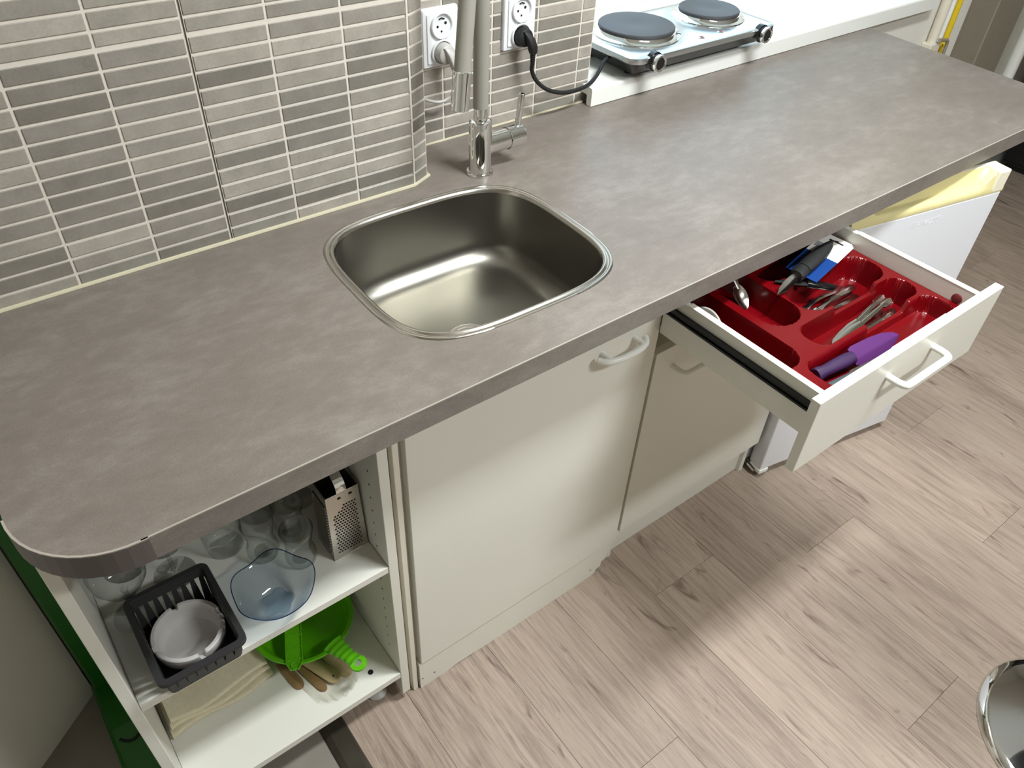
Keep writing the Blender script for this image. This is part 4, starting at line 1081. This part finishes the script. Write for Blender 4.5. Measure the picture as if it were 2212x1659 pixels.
# --- ashtray
def ashtray():
    x, y, z0 = -0.1945, 0.1265, ZS+0.0030
    t = thing('ashtray', 'round white porcelain ashtray lying in the black basket', 'ashtray', (x, y, z0))
    seg = 160
    notch = [0.55*PI-0.1, 0.97*PI+0.2, 1.52*PI, 0.03*PI]
    prof = [(0.0, 0.004), (0.030, 0.004), (0.040, 0.0065), (0.0450, 0.014), (0.0465, 0.024), (0.0470, 0.0405), (0.0480, 0.0420), (0.0525, 0.0420), (0.0540, 0.0405), (0.0545, 0.036), (0.0525, 0.018), (0.043, 0.003), (0.040, 0.0), (0.0, 0.0)]
    bm = nb(); rows = []
    for r, z in prof:
        row = []
        for i in range(seg):
            a = 2*PI*i/seg; zz = z
            if r > 0.04 and z > 0.025:
                for nn in notch:
                    d_ = abs((a-nn+PI) % (2*PI)-PI)*0.05
                    if d_ < 0.0050: zz = min(zz, z-0.0095*(1-(d_/0.0050)**4))
            row.append(bm.verts.new((x+max(r, 1e-4)*math.cos(a), y+max(r, 1e-4)*math.sin(a), z0+zz)))
        rows.append(row)
    for a, b in zip(rows, rows[1:]):
        for i in range(seg): bm.faces.new((a[i], a[(i+1) % seg], b[(i+1) % seg], b[i]))
    bmesh.ops.remove_doubles(bm, verts=bm.verts, dist=0.0003)
    bmesh.ops.recalc_face_normals(bm, faces=bm.faces)
    b = obj('dish', bm, 'porcelain', t, smooth=True, shade=38)
    bm = nb(); lo, hi = [], []
    for i in range(15):
        a = 1.60*PI+0.24*PI*i/14
        for lst, r, z in ((lo, 0.0538, 0.021), (hi, 0.0549, 0.029)): lst.append((x+r*math.cos(a), y+r*math.sin(a), z0+z))
    loft(bm, [lo, hi], False); obj('printed_band', bm, 'print_dark', b, label='worn dark print on the outside')
ashtray()

# ================================================================== shelf contents (lower)
ZB = 0.118
def colander():
    x, y, zr = 0.010, 0.266, ZB+0.0667; R = 0.103
    t = thing('colander', 'lime green plastic colander with a ribbed handle on the lower shelf', 'colander', (x, y, ZB))
    prof = [(0.0, 0.0), (0.035, 0.0), (0.060, 0.007), (0.084, 0.022), (0.095, 0.042), (R, 0.046), (R+0.002, 0.048), (R+0.001, 0.051), (R-0.006, 0.051), (0.092, 0.043), (0.081, 0.024), (0.058, 0.010), (0.034, 0.003), (0.0, 0.003)]
    obj('bowl', lathe(nb(), prof, 64, (x, y, ZB+0.0157), False), 'green', t, smooth=True, shade=60)
    d = Vector((0.040, -0.160, 0)).normalized(); s = Vector((x, y, zr))+d*0.094; L = 0.070; sd = Vector((-d.y, d.x, 0))
    bm = nb(); st = []
    for k in range(24):
        q = k/23; c = s+d*L*q+Vector((0, 0, 0.012*q)); wd = 0.021-0.007*min(1, q*1.6)+0.0018*math.cos(q*2*PI*5); hh = 0.008+0.0012*math.cos(q*2*PI*5)
        st.append([c+sd*wd*math.cos(2*PI*i/16)+Vector((0, 0, hh*math.sin(2*PI*i/16))) for i in range(16)])
    loft(bm, st, True, True, True); bmesh.ops.recalc_face_normals(bm, faces=bm.faces)
    h = obj('handle', bm, 'green', t, smooth=True, shade=60)
    e = s+d*(L+0.006)+Vector((0, 0, 0.012)); bm = nb(); rings = []
    for r, z in ((0.0075, -0.003), (0.0165, -0.003), (0.0172, 0.0), (0.0165, 0.003), (0.0075, 0.003), (0.0075, -0.003)):
        rings.append([(e.x+r*math.cos(2*PI*i/32), e.y+r*math.sin(2*PI*i/32), e.z+z) for i in range(32)])
    loft(bm, rings, True); bmesh.ops.recalc_face_normals(bm, faces=bm.faces); obj('hanging_ring', bm, 'green', h, smooth=True, shade=50)
    # second utensil resting in the bowl
    u = thing('green_scoop', 'lime green plastic scoop handle resting across the colander rim', 'scoop', (-0.028, 0.205, zr))
    a = Vector((-0.052, 0.166, zr-0.0002)); b = Vector((0.032, 0.362, zr-0.0002)); dd_ = (b-a).normalized(); s2 = Vector((dd_.y, -dd_.x, 0)).normalized()
    bm = nb(); N_ = 14; rows = []
    for k in range(N_+1):
        q = k/N_; c = a.lerp(b, q); wd = 0.0165*(1-0.5*max(0, 0.06-q)/0.06); rows.append([c-s2*wd, c+s2*wd, c+s2*wd+Vector((0, 0, 0.005)), c+s2*(wd-0.002)+Vector((0, 0, 0.005)), c+s2*(wd-0.002)+Vector((0, 0, 0.0015)), c-s2*(wd-0.002)+Vector((0, 0, 0.0015)), c-s2*(wd-0.002)+Vector((0, 0, 0.005)), c-s2*wd+Vector((0, 0, 0.005))])
    loft(bm, rows, True, True, True); bmesh.ops.recalc_face_normals(bm, faces=bm.faces); obj('channel_handle', bm, 'green', u)
    for q in (0.10, 0.23, 0.35, 0.5):
        c = a.lerp(b, q); bm = nb(); tube(bm, [c-s2*0.014+Vector((0, 0, 0.003)), c+s2*0.014+Vector((0, 0, 0.003))], 0.0014, 6); obj('cross_rib', bm, 'green', u)
    bm = nb(); lathe(bm, [(0.006, 0.0), (0.0075, 0.0015), (0.009, 0.0)], 24, tuple(a.lerp(b, 0.045)+Vector((0, 0, 0.002))), False); obj('grip_ring', bm, 'green', u, smooth=True)
colander()
def spatula(p, q, w, mat, label, hole=False, z=ZB+0.004):
    p, q = Vector(p), Vector(q); L = (q-p).length; ang = math.atan2(q.y-p.y, q.x-p.x)
    t = thing('wooden_spatula', label, 'spatula', (p.x, p.y, z), 'wooden spatulas in the clear bag', (0, 0, ang))
    bm = ribbon(nb(), [(0.0, w*0.9, 0), (L*0.6, w, 0), (L-0.012, w*0.98, 0), (L-0.004, w*0.75, 0), (L, w*0.35, 0)], 0.006, 7)
    o = obj('blade', bm, mat, t, loc=(0, 0, 0), smooth=True, shade=50)
    if hole: obj('hanging_hole', lathe(nb(), [(0.0, 0.0), (0.0022, 0.0)], 10, (L-0.014, 0, 0.0033), False), 'hole', o)
spatula((-0.030, 0.238), (0.016, 0.128), 0.0140, 'wood', 'pale wooden spatula handle with a hanging hole below the colander', True, ZB+0.0098)
spatula((-0.062, 0.236), (-0.050, 0.160), 0.0110, 'wood_dark', 'brown wooden spatula handle nearest the cream cloths', False, ZB+0.0035)
spatula((0.010, 0.240), (0.040, 0.128), 0.0120, 'wood', 'pale wooden spatula partly under the colander handle', False, ZB+0.0035)
spatula((-0.040, 0.232), (-0.014, 0.128), 0.0090, 'wood_dark', 'narrow brown wooden spatula between the pale ones', False, ZB+0.0035)
# clear bag, crumpled at its mouth
bm = nb(); rnd = random.Random(3); nu, nv = 30, 22; V = []
for j in range(nv+1):
    row = []
    for i in range(nu+1):
        u, v = i/nu, j/nv
        e = 0.85+0.15*math.cos(PI*(u-0.5))
        x = -0.070+0.060*v*(1-u)*0.55+0.122*u; y = 0.230-0.138*v*e
        crinkle = max(0.0, v-0.72)/0.28
        z = ZB+0.0015+0.0142*(math.sin(PI*min(1, max(0, u)))**0.35)*(1-0.75*v**6)+crinkle*(0.007*rnd.random()+0.004*math.sin(u*31))
        row.append(bm.verts.new((x, y, z)))
    V.append(row)
for j in range(nv):
    for i in range(nu): bm.faces.new((V[j][i], V[j][i+1], V[j+1][i+1], V[j+1][i]))
tag(obj('clear_bag', bm, 'cello', smooth=True, shade=50), 'crumpled clear plastic bag around the wooden spatulas', 'bag')
# cream cloths, folded layers
for k in range(3):
    bm = nb(); nu = 40; loops = []
    z0 = ZB+0.001+0.0165*k; th = 0.0125
    for i in range(nu+1):
        u = i/nu; x = -0.288+0.004*k+(0.205-0.006*k)*u
        yf = 0.206+0.006*math.sin(u*7+k)+0.010*u+0.004*k; zz = z0+0.0012*math.sin(u*11+1.3*k)*k; t2 = th*(1-0.2*u)
        sec = []
        for a in range(9):
            an = -PI/2-PI*a/8
            sec.append((x, yf+0.006+0.006*math.cos(an)-0.0, zz+t2/2+t2/2*math.sin(an)))
        sec = [(x, 0.40, zz)] + sec + [(x, 0.40, zz+t2)]
        loops.append(sec)
    loft(bm, loops, True, True, True); bmesh.ops.recalc_face_normals(bm, faces=bm.faces)
    tag(obj('folded_cloth', bm, 'cloth', smooth=True, shade=60), ['cream folded cloth at the bottom of the pile on the lower shelf', 'cream folded cloth in the middle of the pile on the lower shelf', 'cream folded cloth on top of the pile on the lower shelf'][k], 'cloth', 'folded cloths on the lower shelf')

# ================================================================== green stand beside the shelf unit
gs = thing('green_stand', 'dark green plastic stand with a tall upright and broad foot beside the shelf unit', 'stand', (-0.352, 0.40, 0))
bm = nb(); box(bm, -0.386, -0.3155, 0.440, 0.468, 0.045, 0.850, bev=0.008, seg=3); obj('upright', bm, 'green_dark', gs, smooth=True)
bm = nb()
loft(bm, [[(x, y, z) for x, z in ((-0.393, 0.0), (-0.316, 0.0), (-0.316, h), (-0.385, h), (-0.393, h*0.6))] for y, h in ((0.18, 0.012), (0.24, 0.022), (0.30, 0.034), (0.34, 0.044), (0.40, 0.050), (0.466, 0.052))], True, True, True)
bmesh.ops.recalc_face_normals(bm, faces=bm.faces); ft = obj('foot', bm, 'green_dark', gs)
bm = nb(); tube(bm, catmull([(-0.378, 0.318, 0.038), (-0.366, 0.306, 0.0365), (-0.352, 0.304, 0.036), (-0.338, 0.312, 0.0375)], 6), 0.003, 8); obj('slot_mark', bm, 'hole', ft)  # dark curved line laid over the top of the foot

# ================================================================== bar stool
def stool():
    x, y = 1.2218, -0.8446; R = 0.196
    t = thing('bar_stool', 'round-based chrome bar stool standing on the laminate floor', 'stool', (x, y, 0))
    obj('base_plate', lathe(nb(), [(0.0, 0.0), (R, 0.0), (R+0.0008, 0.005), (R-0.003, 0.011), (R-0.02, 0.0165), (R-0.07, 0.028), (0.06, 0.047), (0.034, 0.060), (0.030, 0.070)], 72, (x, y, 0), False), 'chrome', t, smooth=True, shade=60)
    obj('column', lathe(nb(), [(0.029, 0.06), (0.029, 0.38), (0.020, 0.39), (0.020, 0.68), (0.045, 0.70), (0.045, 0.71)], 28, (x, y, 0)), 'chrome', t, smooth=True)
    lp = [(x+0.14*math.cos(a), y-0.11+0.14*math.sin(a), 0.30) for a in [2*PI*i/32 for i in range(33)]]
    bm = nb(); tube(bm, lp, 0.010, 10, False); obj('foot_ring', bm, 'chrome', t, smooth=True)
    obj('seat', lathe(nb(), [(0.0, 0.71), (0.16, 0.712), (0.178, 0.725), (0.18, 0.745), (0.165, 0.765), (0.12, 0.772), (0.0, 0.770)], 40, (x, y, 0), False), 'black', t, smooth=True)
stool()
